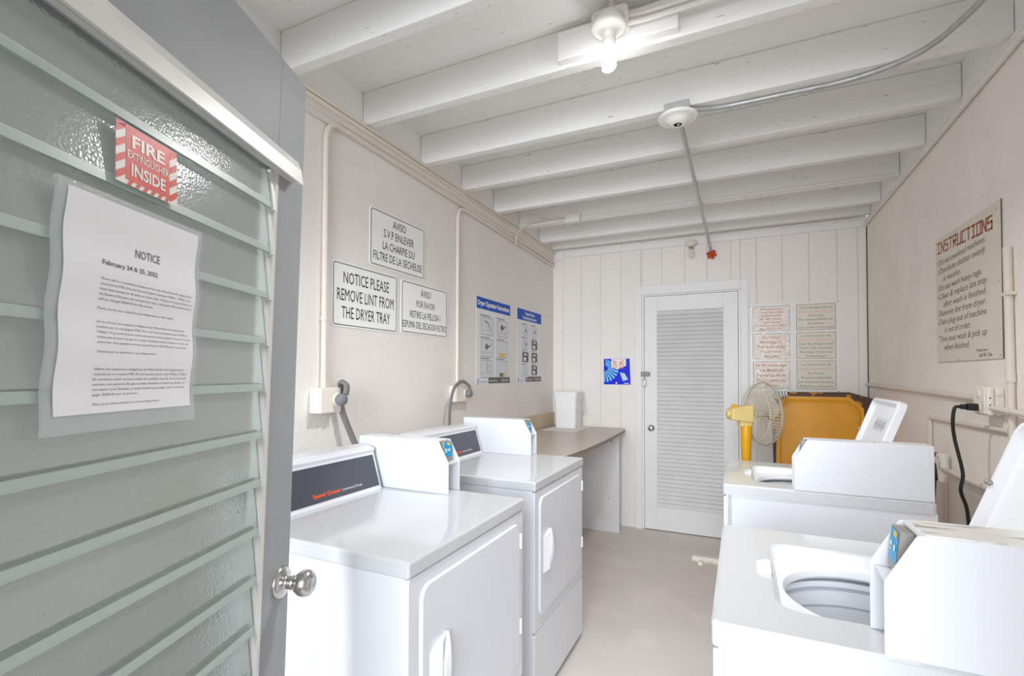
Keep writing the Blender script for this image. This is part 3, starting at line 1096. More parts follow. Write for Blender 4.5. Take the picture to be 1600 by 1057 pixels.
def instruction_poster(y0, y1, z0, z1, kind, label):
    t = thing('instruction_poster', label, 'poster', (LX, (y0 + y1) / 2, z0), 0, 'machine instruction posters')
    b = MB()
    b.slab(WL, [(y0, z0), (y1, z0), (y1, z1), (y0, z1)], .0008, .003, 'poster')
    w_, h_ = y1 - y0, z1 - z0
    hb = .115 if kind == 'dryer' else .13
    b.quad(WL, y0, y1, z1 - hb * h_ * 1.15, z1, 'sign_blue', .0034)
    b.quad(WL, y0 + .33 * w_, y1 - .005, z0 + .004, z0 + .05, 'tiledark', .0034)
    bd = b.build('poster_sheet', t)
    b = MB()
    W2 = .0038
    c = (y0 + y1) / 2
    if kind == 'dryer':
        b.text(WL, 'Dryer Operating Instructions', c, z1 - .058, .036, 'sign_white', width=w_ * .94, bold=.03, w=W2)
    else:
        b.text(WL, 'Topload Washer', c, z1 - .044, .026, 'sign_white', width=w_ * .40, bold=.02, w=W2)
        b.text(WL, 'Operating Instructions', c, z1 - .082, .026, 'sign_white', width=w_ * .56, bold=.02, w=W2)
    b.build('heading', bd)
    b = MB()
    b.text(WL, 'Customer Service', y0 + .35 * w_, z0 + .017, .018, 'sign_white', width=.25 * w_, align='l', w=W2)
    b.text(WL, '1.800.526.5108', y0 + .72 * w_, z0 + .017, .018, 'sign_white', width=.22 * w_, align='l', w=W2)
    b.build('footer_text', bd)
    b = MB()
    b.outline(WL, circ(y0 + .025, z0 + .022, .016, 16), .005, 'sign_blue', W2)
    b.quad(WL, y0 + .06, y0 + .30 * w_, z0 + .016, z0 + .019, 'sign_blue', W2)
    b.build('footer_emblem', bd)
    b = MB()
    if kind == 'dryer':
        cols, tw_, rows, th = (y0 + .12 * w_, y0 + .58 * w_), .34 * w_, 3, .165
        tops = [z1 - .140, z1 - .305, z1 - .462]
    else:
        cols, tw_, rows, th = (y0 + .20 * w_, y0 + .58 * w_), .24 * w_, 4, .108
        tops = [z1 - .140, z1 - .262, z1 - .377, z1 - .494]
    for r_ in range(rows):
        for ci, u0 in enumerate(cols):
            zt = tops[r_]
            dark = kind == 'washer' and ((r_, ci) in ((1, 1), (2, 0), (2, 1), (3, 1)))
            th_ = th if kind == 'washer' else .135
            if dark:
                b.quad(WL, u0, u0 + tw_, zt - th_ + .02, zt, 'tiledark', W2)
                b.quad(WL, u0 + .3 * tw_, u0 + .7 * tw_, zt - .03, zt - .012, 'tilegrey', W2 + .0004)
                b.quad(WL, u0 + .2 * tw_, u0 + .62 * tw_, zt - .078, zt - .048, 'flyer_cream', W2 + .0004)
                b.quad(WL, u0 + .72 * tw_, u0 + .92 * tw_, zt - .070, zt - .055, 'sign_black', W2 + .0004)
            else:
                b.poly(WL, rrect(u0, u0 + tw_, zt - th_, zt, .008, 3), 'tilegrey', W2)
                b.outline(WL, rrect(u0, u0 + tw_, zt - th_, zt, .008, 3), .003, 'greyink' if kind == 'dryer' else 'tilegrey', W2 + .0003)
                b.quad(WL, u0 + .02, u0 + tw_ - .02, zt - th_ * .75, zt - th_ * .74, 'greyink', W2 + .0004)
                uc, vc = u0 + tw_ * .5, zt - th_ * .42
                key = (r_, ci)
                if kind == 'dryer' and key == (0, 0):
                    pts = [(uc - .04 + .09 * math.sin(q * .2), vc + .03 - .075 * (1 - math.cos(q * .2))) for q in range(8)]
                    for p_, q_ in zip(pts[:-1], pts[1:]):
                        b.poly(WL, [(p_[0], p_[1]), (p_[0] - .004, p_[1] - .014), (q_[0] - .012, q_[1] - .006), (q_[0], q_[1])][::1], 'sign_black', W2 + .0005)
                elif kind == 'dryer' and key in ((0, 1), (1, 0)):
                    b.poly(WL, circ(uc - .01, vc, .024, 14), 'greyink' if key == (0, 1) else 'green_print', W2 + .0005)
                    b.poly(WL, [(uc + .005, vc - .01), (uc + .05, vc + .004), (uc + .062, vc + .03), (uc + .045, vc + .012), (uc + .005, vc)], 'sign_black', W2 + .0006)
                elif kind == 'dryer' and key in ((1, 1), (2, 1)):
                    for q in range(3):
                        b.quad(WL, uc - .05 + q * .034, uc - .022 + q * .034, zt - th_ * .95, zt - th_ * .72, 'yellow_print' if key == (1, 1) or q == 2 else 'greyink', W2 + .0005)
                elif kind == 'dryer':
                    b.outline(WL, circ(uc + .035, vc - .01, .028, 16), .003, 'greyink', W2 + .0005)
                    b.outline(WL, circ(uc - .035, vc, .028, 5), .003, 'tilegrey', W2 + .0005)
                    b.quad(WL, uc + .0, uc + .004, vc - .04, vc + .045, 'greyink', W2 + .0005)
                elif r_ < 2:
                    b.poly(WL, circ(uc + .01, vc, .014, 10), 'greyink', W2 + .0005)
            b.quad(WL, u0 - .01, u0 + tw_ * .7, zt + .008, zt + .014, 'greyink', W2)
    b.build('picture_tiles', bd)


instruction_poster(3.074, 3.640, 1.366, 2.010, 'dryer', 'white poster with blue heading Dryer Operating Instructions, larger of the posters')
instruction_poster(3.782, 4.334, 1.370, 2.015, 'washer', 'white poster with blue two line heading, nearest the back corner')

# ------------------------------------------------------------------ conduits, boxes and plugs on the left wall


def conduit(name, pts, r, m, label, cat='conduit', straps=(), fr=.1, group=None, n=14):
    t = thing(name, label, cat, tuple(pts[0]), 0, group)
    b = MB()
    b.tube(fillet(pts, fr, 10), r, m, n)
    b.build('pipe', t)
    for p, ax in straps:
        p = Vector(p)
        b = MB()
        ax = Vector(ax)
        b.tube([p - ax * .009, p + ax * .009], r * 1.22, m, n)
        b.build('strap', t)
    return t


cx_ = LX + .015
conduit('wall_conduit', [(cx_, 1.640, 1.372), (cx_, 1.640, 2.614), (cx_, 4.640, 2.580)], .0135, 'pvc', 'cream painted conduit bending down to the outlet box behind the near dryer', straps=[((cx_, 1.640, 1.69), (0, 0, 1))], group='conduits dropping down the left wall')
conduit('wall_conduit', [(cx_, 2.790, 1.362), (cx_, 2.790, 2.578), (cx_, 4.640, 2.548)], .0125, 'pvc', 'cream painted conduit bending down to the outlet box behind the far dryer', straps=[((cx_, 2.790, 1.99), (0, 0, 1))], group='conduits dropping down the left wall')


def dryer_outlet(y0, y1, z0, z1, dep, pa, label, cordpts, clabel, cr):
    t = thing('outlet_box', label, 'outlet', (LX, (y0 + y1) / 2, z0), 0, 'dryer outlet boxes')
    b = MB()
    b.box(LX + .0005, LX + dep, y0, y1, z0, z1, 'ivory', bev=.006)
    b.build('box', t)
    ym, zm = pa
    b = MB()
    b.lathe([(.030, 0), (.030, .003), (.026, .006), (0, .006)], (LX + dep - .0005, ym, zm), (1, 0, 0), 'ivory', 24)
    b.build('receptacle', t)
    c = thing('dryer_plug', clabel, 'plug', (LX + dep, ym, zm), 0, 'grey dryer plugs and cords')
    b = MB()
    b.lathe([(0, .0065), (.024, .0065), (.026, .010), (.026, .034), (.022, .040), (0, .041)], (LX + dep, ym, zm), (1, 0, 0), 'plug_grey', 24)
    b.build('plug', c)
    b = MB()
    pts = spline(cordpts, 8)
    b.tube(pts, cr, 'cord_grey', 10, flat=(1.0, .55))
    b.build('cord', c)


xp = LX + .10
dryer_outlet(1.572, 1.695, 1.262, 1.376, .070, (1.672, 1.322), 'ivory outlet box with a grey dryer plug, behind the near dryer',
             [(xp, 1.690, 1.345), (xp - .005, 1.700, 1.385), (xp - .03, 1.690, 1.402), (xp - .05, 1.712, 1.36), (xp - .055, 1.724, 1.27), (xp - .03, 1.775, 1.12), (xp + .01, 1.83, .95), (xp + .01, 1.85, .85)],
             'flat grey cord and round plug in the outlet box behind the near dryer', .017)
dryer_outlet(2.715, 2.850, 1.256, 1.362, .060, (2.835, 1.310), 'ivory outlet box with a grey dryer plug, behind the far dryer',
             [(xp - .01, 2.838, 1.33), (xp - .012, 2.825, 1.36), (xp - .02, 2.75, 1.392), (xp - .025, 2.66, 1.35), (xp - .03, 2.62, 1.24), (xp - .02, 2.595, 1.10), (xp, 2.57, .92), (xp, 2.57, .85)],
             'grey cord arching from the outlet box behind the far dryer', .012)

# ------------------------------------------------------------------ counter, bucket
ct = thing('counter', 'taupe laminate folding counter with rounded end beyond the far dryer', 'counter', (-1.4, 4.0, 0))
b = MB()
outl = [(LX + .002, 2.72), (-1.12, 2.72)] + [tuple(Vector((-1.02 + .075 * math.cos(R(a)) - .03, 4.54 + .09 * math.sin(R(a)))) ) for a in ()]
fe = [(-1.02, 2.72), (-.985, 2.95), (-.962, 3.25), (-.955, 3.7), (-.962, 4.2), (-.975, 4.52), (-.99, 4.60), (-1.025, 4.645), (-1.07, BY - .005)]
outl = [(LX + .002, 2.72)] + fe + [(LX + .002, BY - .005)]
TP = Plane((0, 0, 0), (1, 0, 0), (0, 1, 0))
b.slab(TP, outl, .905, .930, 'counter', sidem='counter_edge')
b.build('worktop', ct)
b = MB()
b.box(-1.62, -1.004, 4.415, 4.438, .002, .904, 'support', bev=.002)
b.build('support_board', ct)
b = MB()
b.prism([(-1.004, .902), (-1.075, .902), (-1.035, .80), (-1.004, .76)], 4.402, 4.414, 'y', 'support')
b.build('bracket', ct)
b = MB()
b.box(LX + .001, LX + .020, 2.72, BY - .006, .931, 1.062, 'back_splash', bev=.003)
b.build('splash_board', ct)

pt = MB()
tpts = []
for k in range(40):
    a = 2 * PI * k / 40
    c_, s_ = math.cos(a), math.sin(a)
    r_ = 1 / max(abs(c_), abs(s_)) * (1 + .035 * math.sin(k * 2.7) + .02 * math.sin(k * 5.1))
    tpts.append((-1.485 + .165 * r_ * c_, 4.39 + .24 * r_ * s_))
pt.slab(TP, tpts, .9306, .9335, 'towel')
tag(pt.build('paper_towel', origin=(-1.50, 4.40, .93)), 'white paper towel spread under the square white bucket', 'towel')

bk = thing('bucket', 'tall square white plastic bucket with lid on the taupe counter', 'bucket', (-1.50, 4.46, .934))
b = MB()
def sq(hx, hy, r, z, n=5):
    return [(-1.50 + x, 4.455 + y, z) for x, y in rrect(-hx, hx, -hy, hy, r, n)]
lv = [(.096, .091, .02, .9342), (.099, .094, .022, .938), (.108, .103, .026, 1.205), (.114, .109, .028, 1.206), (.114, .109, .028, 1.216), (.109, .104, .026, 1.217), (.110, .105, .026, 1.236), (.115, .110, .028, 1.237), (.115, .110, .028, 1.246), (.111, .106, .026, 1.247), (.1115, .1065, .026, 1.262)]
rings = [sq(*l) for l in lv]
n = len(rings[0])
for a, c in zip(rings[:-1], rings[1:]):
    b.add(a + c, [(i, (i + 1) % n, n + (i + 1) % n, n + i) for i in range(n)], 'bucket', False)
b.add(rings[0], [tuple(range(n))[::-1]], 'bucket')
b.build('body', bk)
b = MB()
lv = [(.1115, .1065, .026, 1.262), (.118, .113, .028, 1.258), (.119, .114, .028, 1.272), (.116, .111, .026, 1.276), (.106, .101, .024, 1.276), (.104, .099, .024, 1.270)]
rings = [sq(*l) for l in lv]
for a, c in zip(rings[:-1], rings[1:]):
    b.add(a + c, [(i, (i + 1) % n, n + (i + 1) % n, n + i) for i in range(n)], 'bucket', False)
b.add(rings[-1], [tuple(range(n))], 'bucket')
b.build('lid', bk)
b = MB()
xr = -1.50 + .119
hp = spline([(xr, 4.36, 1.205), (xr + .012, 4.37, 1.13), (xr + .020, 4.41, 1.085), (xr + .022, 4.46, 1.075), (xr + .020, 4.51, 1.09), (xr + .012, 4.545, 1.13), (xr, 4.55, 1.205)], 8)
b.tube(hp, .0038, 'bail', 8)
b.tube([(xr + .021, 4.43, 1.079), (xr + .022, 4.46, 1.075), (xr + .021, 4.49, 1.082)], .008, 'bail', 10)
for yy in (4.36, 4.55):
    b.lathe([(.009, 0), (.009, .008), (0, .009)], (xr - .010, yy, 1.205), (1, 0, 0), 'bail', 12)
b.build('bail_handle', bk)

# ------------------------------------------------------------------ back wall things
WB = Plane((0, BY, 0), (1, 0, 0), (0, 0, 1))
fl = thing('flyer', 'bright blue flyer with cyan fan of stripes pinned left of the louvered door', 'flyer', (-1.083, BY, 1.346))
b = MB()
f0_, f1_, g0_, g1_ = -1.208, -.960, 1.346, 1.594
b.slab(WB, [(f0_, g0_), (f1_ + .010, g0_), (f1_, g1_), (f0_, g1_)], .0008, .0022, 'flyer_blue')
sh = b.build('sheet', fl)
b = MB()
c0, c1 = f0_ + .01, g1_ - .09
for k in range(12):
    a0 = R(82 - k * 15.5)
    a1 = R(82 - k * 15.5 - 9)
    ra, rb = (.030, .135) if k > 3 else (.025, .085)
    pts = [(c0 + ra * math.cos(a0), c1 + ra * math.sin(a0)), (c0 + rb * math.cos(a0), c1 + rb * math.sin(a0)), (c0 + rb * math.cos(a1), c1 + rb * math.sin(a1)), (c0 + ra * math.cos(a1), c1 + ra * math.sin(a1))]
    pts = [(min(max(x, f0_ + .002), f1_), min(max(z, g0_ + .01), g1_ - .002)) for x, z in pts][::-1]
    b.poly(WB, pts, 'flyer_cyan', .0026)
b.poly(WB, [(f0_ + .075, g1_ - .085), (f0_ + .13, g1_ - .105), (f0_ + .215, g1_ - .068), (f0_ + .215, g1_ - .002), (f0_ + .072, g1_ - .002)], 'flyer_cream', .003)
b.poly(WB, [(f0_ + .155, g1_ - .13), (f0_ + .185, g1_ - .215), (f0_ + .235, g1_ - .20), (f0_ + .20, g1_ - .14)], 'pale_print', .0029)
b.poly(WB, circ(f0_ + .123, g0_ + .014, .009, 12), 'whiteprint', .003)
b.quad(WB, f0_ + .195, f0_ + .245, g0_ + .008, g0_ + .015, 'whiteprint', .003)
VT = Plane((f0_ + .128, BY, g1_ - .095), (0, 0, 1), (-1, 0, 0))
b.text(VT, 'OF', 0.0, 0, .040, 'flyer_red', width=.080, align='l', w=.0034)
VT2 = Plane((f0_ + .190, BY, g1_ - .095), (0, 0, 1), (-1, 0, 0))
b.text(VT2, 'ER', 0.0, 0, .040, 'flyer_red', width=.080, align='l', w=.0034)
b.build('printed_design', sh)

sb = thing('notice_board', 'white plastic board of six framed house rule sheets right of the louvered door', 'sign', (.395, BY, 1.30))
b = MB()
b.slab(WB, [(.067, 1.300), (.722, 1.300), (.722, 2.048), (.067, 2.048)], .0008, .004, 'trim_white', bev=.001)
b.build('backing', sb)
cells = [(.094, .372), (.419, .697)]
rows = [(1.812, 2.028), (1.575, 1.795), (1.325, 1.560)]
TX = {(0, 0): [('Please Keep', 0), ('Door Closed &', 0), ('Lights Off', 0), ('At All Times', 0), ('And Leave', 0), ('Laundry In Clean', 0), ('Machine Door', 0)],
      (1, 0): [('Por Favor', 0), ('Mantenga La', 0), ('Puerta Cerrada', 0), ('Y Las Luces', 0), ('Apagadas', 0)],
      (2, 0): [('Ne Pas Surcharger', 0), ('Les Machines', 0), ('Fermer La Porte', 0), ('Et Les Lumieres', 0), ('Merci', 0)],
      (0, 1): [('The Management of', 1), ('Golden Towers I & II, Inc', 2), ('Assumes', 1), ('No responsibility for', 1), ('Articles', 1), ('Lost, Stolen or Damaged', 1)],
      (1, 1): [('La Direction de', 1), ('Golden Towers I & II, Inc', 2), ('N\'est Pas Responsable', 1), ('Pour Vos Articles', 1), ('Perdus, Voles ou', 1), ('Endommages', 1)],
      (2, 1): [('La Direccion de', 1), ('Golden Towers I & II, Inc', 2), ('No Asume', 1), ('Responsabilidad', 1), ('por Articulos Perdidos,', 1), ('Robados o Danados', 1)]}
for ri, (z0, z1) in enumerate(rows):
    for ci, (x0, x1) in enumerate(cells):
        b = MB()
        b.slab(WB, [(x0, z0), (x1, z0), (x1, z1), (x0, z1)], .0038, .0048, 'sheet_peach' if ci == 0 else 'sheet_cream')
        b.outline(WB, [(x0, z0), (x1, z0), (x1, z1), (x0, z1)], .004, 'olive_line', .0051)
        sc_ = b.build('rule_sheet', sb)
        b = MB()
        L_ = TX[(ri, ci)]
        nl = len(L_)
        dz = (z1 - z0 - .02) / nl
        for k, (s_, col) in enumerate(L_):
            mm = ('peach_ink', 'teal_ink', 'peach_pale_ink')[col]
            b.text(WB, s_, (x0 + x1) / 2, z1 - .012 - dz * (k + .78), dz * .52, mm, width=min(.25, .0125 * len(s_) + .02), bold=.012 if ci == 0 else 0, w=.0052)
        b.build('lettering', sc_)
b = MB()
# wrinkled glossy film over the left column
nx_, nz_ = 14, 34
vs, fs = [], []
for j in range(nz_ + 1):
    for i in range(nx_ + 1):
        u, v = .080 + .295 * i / nx_, 1.310 + .725 * j / nz_
        vs.append(WB(u, v, .0085 + .0014 * math.sin(i * 2.3 + j * 1.1) * math.sin(j * 1.9 + i * .4)))
for j in range(nz_):
    for i in range(nx_):
        q = j * (nx_ + 1) + i
        fs.append((q, q + 1, q + nx_ + 2, q + nx_ + 1))
b.add(vs, fs, 'wrap', True)
b.build('film_cover', sb)
b = MB()
for x, z in ((.076, 2.032), (.712, 2.036), (.712, 1.31)):
    b = MB()
    b.lathe([(.006, 0), (.005, .003), (0, .004)], WB(x, z, .004), (0, -1, 0), 'galv', 10)
    b.build('screw', sb)

# ------------------------------------------------------------------ painted instruction sign on the right wall
WR = Plane((RX, 0, 0), (0, -1, 0), (0, 0, 1))
i0, i1, k0, k1 = -3.156, -2.476, 1.505, 2.120     # u = -y
isg = thing('instruction_sign', 'cream hand painted INSTRUCTIONS sign with brown writing screwed to the right wall', 'sign', (RX, 2.816, k0))
b = MB()
b.slab(WR, [(i0, k0), (i1, k0), (i1, k1), (i0, k1)], .001, .007, 'cream_sign', bev=.0015, sidem='brown_ink')
ib = b.build('board', isg)
G = {'I': [[(0, 0), (2, 0)], [(0, 4), (2, 4)], [(1, 0), (1, 4)]], 'N': [[(0, 0), (0, 4)], [(0, 4), (2, 0)], [(2, 0), (2, 4)]],
     'S': [[(2, 4), (0, 4)], [(0, 4), (0, 2.2)], [(0, 2.2), (2, 2.2)], [(2, 2.2), (2, 0)], [(2, 0), (0, 0)]],
     'T': [[(0, 4), (2, 4)], [(1, 0), (1, 4)]], 'R': [[(0, 0), (0, 4)], [(0, 4), (2, 4)], [(2, 4), (2, 2)], [(2, 2), (0, 2)], [(.6, 2), (2, 0)]],
     'U': [[(0, 4), (0, 0)], [(0, 0), (2, 0)], [(2, 0), (2, 4)]], 'C': [[(2, 4), (0, 4)], [(0, 4), (0, 0)], [(0, 0), (2, 0)]],
     'O': [[(0, 0), (0, 4)], [(0, 4), (2, 4)], [(2, 4), (2, 0)], [(2, 0), (0, 0)]]}
b = MB()
ww = (i1 - i0 - .075)
step = ww / 12
for k, ch in enumerate('INSTRUCTIONS'):
    ox, oz = i0 + .026 + k * step, k1 - .068 - .030 * k / 12
    sx, sz = step * .66 / 2, .050 / 4
    for (a, c) in G[ch]:
        A = Vector((ox + a[0] * sx, oz + a[1] * sz))
        B = Vector((ox + c[0] * sx, oz + c[1] * sz))
        d = (B - A).normalized()
        e = Vector((-d.y, d.x)) * .0040
        A2, B2 = A - d * .0040, B + d * .0040
        b.poly(WR, [tuple(A2 - e), tuple(B2 - e), tuple(B2 + e), tuple(A2 + e)], 'brown_red', .0075 + .0001 * k)
b.build('heading', ib)
b = MB()
hand = [('1', 'Do not overload machines.', 1, 0), ('2', 'Distribute clothes evenly', 1, 0), ('', 'in washer.', .42, .05), ('3', 'Do not wash heavy rugs.', .92, 0), ('4', 'Clean & replace lint tray', 1.02, 0), ('', 'after wash is finished.', .90, .05),
        ('5', 'Remove lint from dryer.', 1.0, 0), ('6', 'Take plug out of machine', 1.0, 0), ('', 'is out of order.', .58, .06), ('7', 'Time your wash & pick up', 1.0, 0), ('', 'when finished.', .56, .055)]
v = k1 - .133
for num, s_, wf, ind in hand:
    b = MB()
    if num:
        b.text(WR, num, i0 + .026, v, .030, 'brown_ink', width=.008 if num == '1' else .012, align='l', shear=.15, w=.0075)
    b.text(WR, s_, i0 + .045 + ind, v, .029, 'brown_ink', width=.51 * wf, align='l', shear=.25, w=.0075)
    b.build('text_line', ib)
    v -= .0423
b = MB()
b.text(WR, 'Thank you', i1 - .225, k0 + .035, .012, 'sign_black', width=.10, align='l', shear=.25, w=.0075)
b.text(WR, 'Old W. Clin.', i1 - .20, k0 + .012, .015, 'sign_black', width=.12, align='l', shear=.25, w=.0075)
b.build('signature', ib)
b = MB()
for u, z in ((i0 + .0121, k1 - .02), (i1 - .03, k1 - .03), (i1 - .012, k0 + .30), (i0 + .012, k0 + .22), (i1 - .012, k0 + .014), (i0 + .27, k0 + .008), (i0 + .25, k1 - .012)):
    b = MB()
    b.lathe([(.005, 0), (.004, .002), (0, .003)], WR(u, z, .007), (-1, 0, 0), 'galv', 10)
    b.build('screw', isg)

# ------------------------------------------------------------------ pipes, outlet and cord on the right wall
def rp(y, z, d=.02):
    return (RX - d, y, z)


t = thing('vent_pipe', 'cream painted vertical pipe beside the hand painted instruction sign', 'pipe', rp(2.40, 1.03))
b = MB()
b.tube([rp(2.388, 1.03, .0145), rp(2.397, 1.45, .0145)], .0105, 'pvc', 20).tube([rp(2.397, 1.45, .0145), rp(2.406, 1.915, .0145)], .0130, 'pvc', 20)
b.build('pipe', t)
b = MB()
b.tube([rp(2.396, 1.415, .0145), rp(2.397, 1.452, .0145)], .0142, 'pvc', 20)
b.build('coupling', t)
b = MB()
b.box(RX - .0295, RX - .0005, 2.375, 2.430, 1.735, 1.747, 'pvc', bev=.002)
b.build('strap', t)

conduit('wall_conduit', [rp(4.64, 1.368, .016), rp(2.592, 1.343, .016)], .0135, 'pvc', 'cream conduit running from the back corner to the outlet box on the right wall', straps=[(rp(3.45, 1.354, .016), (0, 1, 0))], group='conduits at the right wall outlet')
conduit('wall_conduit', [rp(2.474, 1.314, .041), rp(2.415, 1.312, .041), rp(1.9, 1.300, .041)], .011, 'pvc', 'cream conduit leaving the outlet box towards the camera, crossing the vertical pipe', group='conduits at the right wall outlet')

t = thing('outlet_box', 'ivory weatherproof outlet box on the right wall with a black plug in it', 'outlet', rp(2.53, 1.28, 0))
b = MB()
b.box(RX - .030, RX - .0005, 2.477, 2.588, 1.285, 1.394, 'ivory', bev=.008)
b.box(RX - .054, RX - .029, 2.475, 2.590, 1.283, 1.396, 'ivory', bev=.010)
b.build('box', t)
b = MB()
b.box(RX - .060, RX - .0535, 2.482, 2.583, 1.290, 1.390, 'ivory', bev=.004)
b.build('cover_plate', t)
for zz in (1.366, 1.314):
    b = MB()
    b.lathe([(.017, 0), (.017, .002), (.014, .003), (0, .003)], (RX - .0598, 2.533, zz), (-1, 0, 0), 'ivory', 18)
    b.build('receptacle', t)
b = MB()
b.lathe([(.010, 0), (.010, .004), (.006, .005), (0, .005)], (RX - .020, 2.4772, 1.370), (0, -1, 0), 'ivory', 16)
b.build('knockout_plug', t)
for q, zz in ((RX - .045, 1.352), (RX - .045, 1.325)):
    b = MB()
    b.lathe([(.003, 0), (0, .001)], (q, 2.4748, zz), (0, -1, 0), 'dark', 8)
    b.build('screw', t)

t = thing('power_cord', 'black plug and cord hanging from the outlet box on the right wall', 'power cord', rp(2.53, 1.314, .063))
b = MB()
b.box(RX - .096, RX - .0635, 2.517, 2.549, 1.300, 1.328, 'black', bev=.004)
b.box(RX - .116, RX - .095, 2.523, 2.543, 1.304, 1.324, 'black', bev=.004)
b.build('plug', t)
b = MB()
b.tube(spline([(RX - .115, 2.533, 1.314), (RX - .133, 2.533, 1.308), (RX - .139, 2.535, 1.25), (RX - .132, 2.54, 1.18), (RX - .112, 2.53, 1.05), (RX - .122, 2.52, .98), (RX - .10, 2.53, .90), (RX - .095, 2.53, .76), (RX - .08, 2.60, .55)], 8), .0062, 'black', 10)
b.build('cord', t)

conduit('water_pipe', [rp(3.258, .90, .012), rp(3.258, 1.217, .012), rp(2.412, 1.231, .012)], .010, 'pvc', 'cream painted supply pipe turning down behind the far washer', 'pipe', fr=.01, group='water pipes low on the right wall')
t = thing('water_pipe', 'thicker cream pipe with elbow and brass valve behind the coin box', 'pipe', rp(2.981, .986, .03), 0, 'water pipes low on the right wall')
b = MB()
b.tube(fillet([rp(3.070, 1.045, .03), rp(3.015, 1.045, .03), rp(3.010, .985, .03), rp(2.195, .995, .03)], .02), .014, 'pvc', 16)
b.build('pipe', t)
b = MB()
b.tube([rp(3.045, 1.045, .03), rp(3.003, 1.045, .03)], .019, 'pvc_white', 16)
b.tube([rp(3.012, 1.055, .03), rp(3.011, .985, .03)], .019, 'pvc_white', 16)
b.build('elbow', t)
b = MB()
b.tube([rp(3.055, 1.045, .03), rp(3.120, 1.045, .03)], .012, 'brass', 14)
b.lathe([(.018, 0), (.020, .006), (.018, .012), (0, .013)], rp(3.110, 1.045, .045), (-1, 0, 0), 'brass', 16)
b.build('valve', t)
t = thing('drain_standpipe', 'vertical cream standpipe behind the far washer holding black hoses', 'pipe', rp(3.075, 0, .04))
b = MB()
b.tube([rp(3.075, .0, .04), rp(3.075, .915, .04)], .030, 'pvc', 20)
b.build('pipe', t)
hs = MB()
hs.tube(spline([rp(3.065, .925, .05), rp(3.045, .99, .06), rp(2.945, 1.01, .09), rp(2.845, .93, .12), rp(2.755, .76, .16), rp(2.715, .60, .18)], 8), .013, 'black', 12)
tag(hs.build('drain_hose', origin=rp(2.795, .6, .12)), 'black drain hose hooked into the standpipe behind the far washer', 'hose')

# white pipe along the top of the right wall
b = MB()
b.tube([(RX - .016, 1.2, 2.628), (RX - .016, BY - .03, 2.636)], .0135, 'pvc_white', 14)
tag(b.build('ceiling_conduit', origin=(RX, 2.9, 2.63)), 'white painted conduit along the top of the right wall under the joists', 'conduit')

# ------------------------------------------------------------------ fan
fn = thing('pedestal_fan', 'old yellow and cream pedestal fan standing behind the far washer', 'fan', (.028, 3.56, 0))
b = MB()
b.lathe([(.0, .0), (.19, .0), (.19, .018), (.17, .030), (.06, .045), (.026, .06)], (.028, 3.56, 0), (0, 0, 1), 'fan_yellow', 36)
b.build('base', fn)
b = MB()
b.lathe([(.022, .05), (.022, .70), (.025, .72), (.027, .85), (.033, 1.02), (.034, 1.10), (.028, 1.125), (.0, 1.126)], (.028, 3.56, 0), (0, 0, 1), 'fan_yellow', 20)
b.build('pole', fn)
fa = Vector((.88, .475, 0)).normalized()
fc = Vector((.118, 3.608, 1.185))
fs_ = Vector((0, 0, 1))
fr_ = fs_.cross(fa)
b = MB()
FM = Matrix((( fa.x, fr_.x, 0, fc.x), (fa.y, fr_.y, 0, fc.y), (0, 0, 1, fc.z), (0, 0, 0, 1)))
b.M = FM
b.prism([(-.215, -.040), (-.07, -.058), (-.07, .062), (-.195, .040), (-.215, .030)], -.046, .046, 'y', 'fan_cream', bev=.010)
b.box(-.150, -.075, -.03, .03, -.085, -.045, 'fan_cream', bev=.008)
mo = b.build('motor_housing', fn)
b = MB()
b.M = FM
b.lathe([(.0, .0), (.020, .0), (.024, .006), (.022, .016), (.0, .017)], (-.230, 0, 0), (1, 0, 0), 'fan_cream', 18)
b.box(-.195, -.165, -.012, .012, .036, .062, 'fan_yellow', bev=.006)
b.build('oscillation_knob', fn)
for nm, pr in (('rear_grille', [(.045, -.065), (.12, -.060), (.175, -.042), (.203, -.012), (.206, .012)]), ('front_grille', [(.206, .014), (.198, .040), (.15, .060), (.08, .068), (.04, .070)])):
    b = MB()
    b.M = FM
    for k in range(64):
        a = 2 * PI * k / 64
        b.tube([(h, r_ * math.cos(a), r_ * math.sin(a)) for r_, h in pr], .0013, 'fan_cage', 4, cap=False)
    for r_, h in (pr[0], pr[2], (.206, .012)):
        b.tube([(h, r_ * math.cos(2 * PI * k / 40), r_ * math.sin(2 * PI * k / 40)) for k in range(41)], .0022 if r_ < .2 else .0045, 'fan_cage', 6, cap=False)
    if nm == 'front_grille':
        b.lathe([(0, .072), (.045, .072), (.048, .066), (0, .064)], (0, 0, 0), (1, 0, 0), 'fan_cream', 24)
    b.build(nm, fn)
for k in range(3):
    b = MB()
    b.M = FM
    a0 = k * 2 * PI / 3 + .5
    vs, fs = [], []
    for i in range(7):
        for j in range(9):
            r_ = .03 + .155 * i / 6
            sp = (.35 + .45 * math.sin(PI * min(1, .2 + i / 7)))
            a = a0 + sp * (j / 8 - .5) * 2
            vs.append((.022 * math.sin((j / 8 - .5) * 2.2), r_ * math.cos(a), r_ * math.sin(a)))
    for i in range(6):
        for j in range(8):
            q = i * 9 + j
            fs.append((q, q + 1, q + 10, q + 9))
    b.add(vs, fs, 'fan_blade', True)
    b.build('blade', fn)
b = MB()
b.M = FM
b.lathe([(0, .03), (.022, .026), (.026, -.01), (.026, -.058)], (0, 0, 0), (1, 0, 0), 'fan_blade', 20)
b.build('hub', fn)

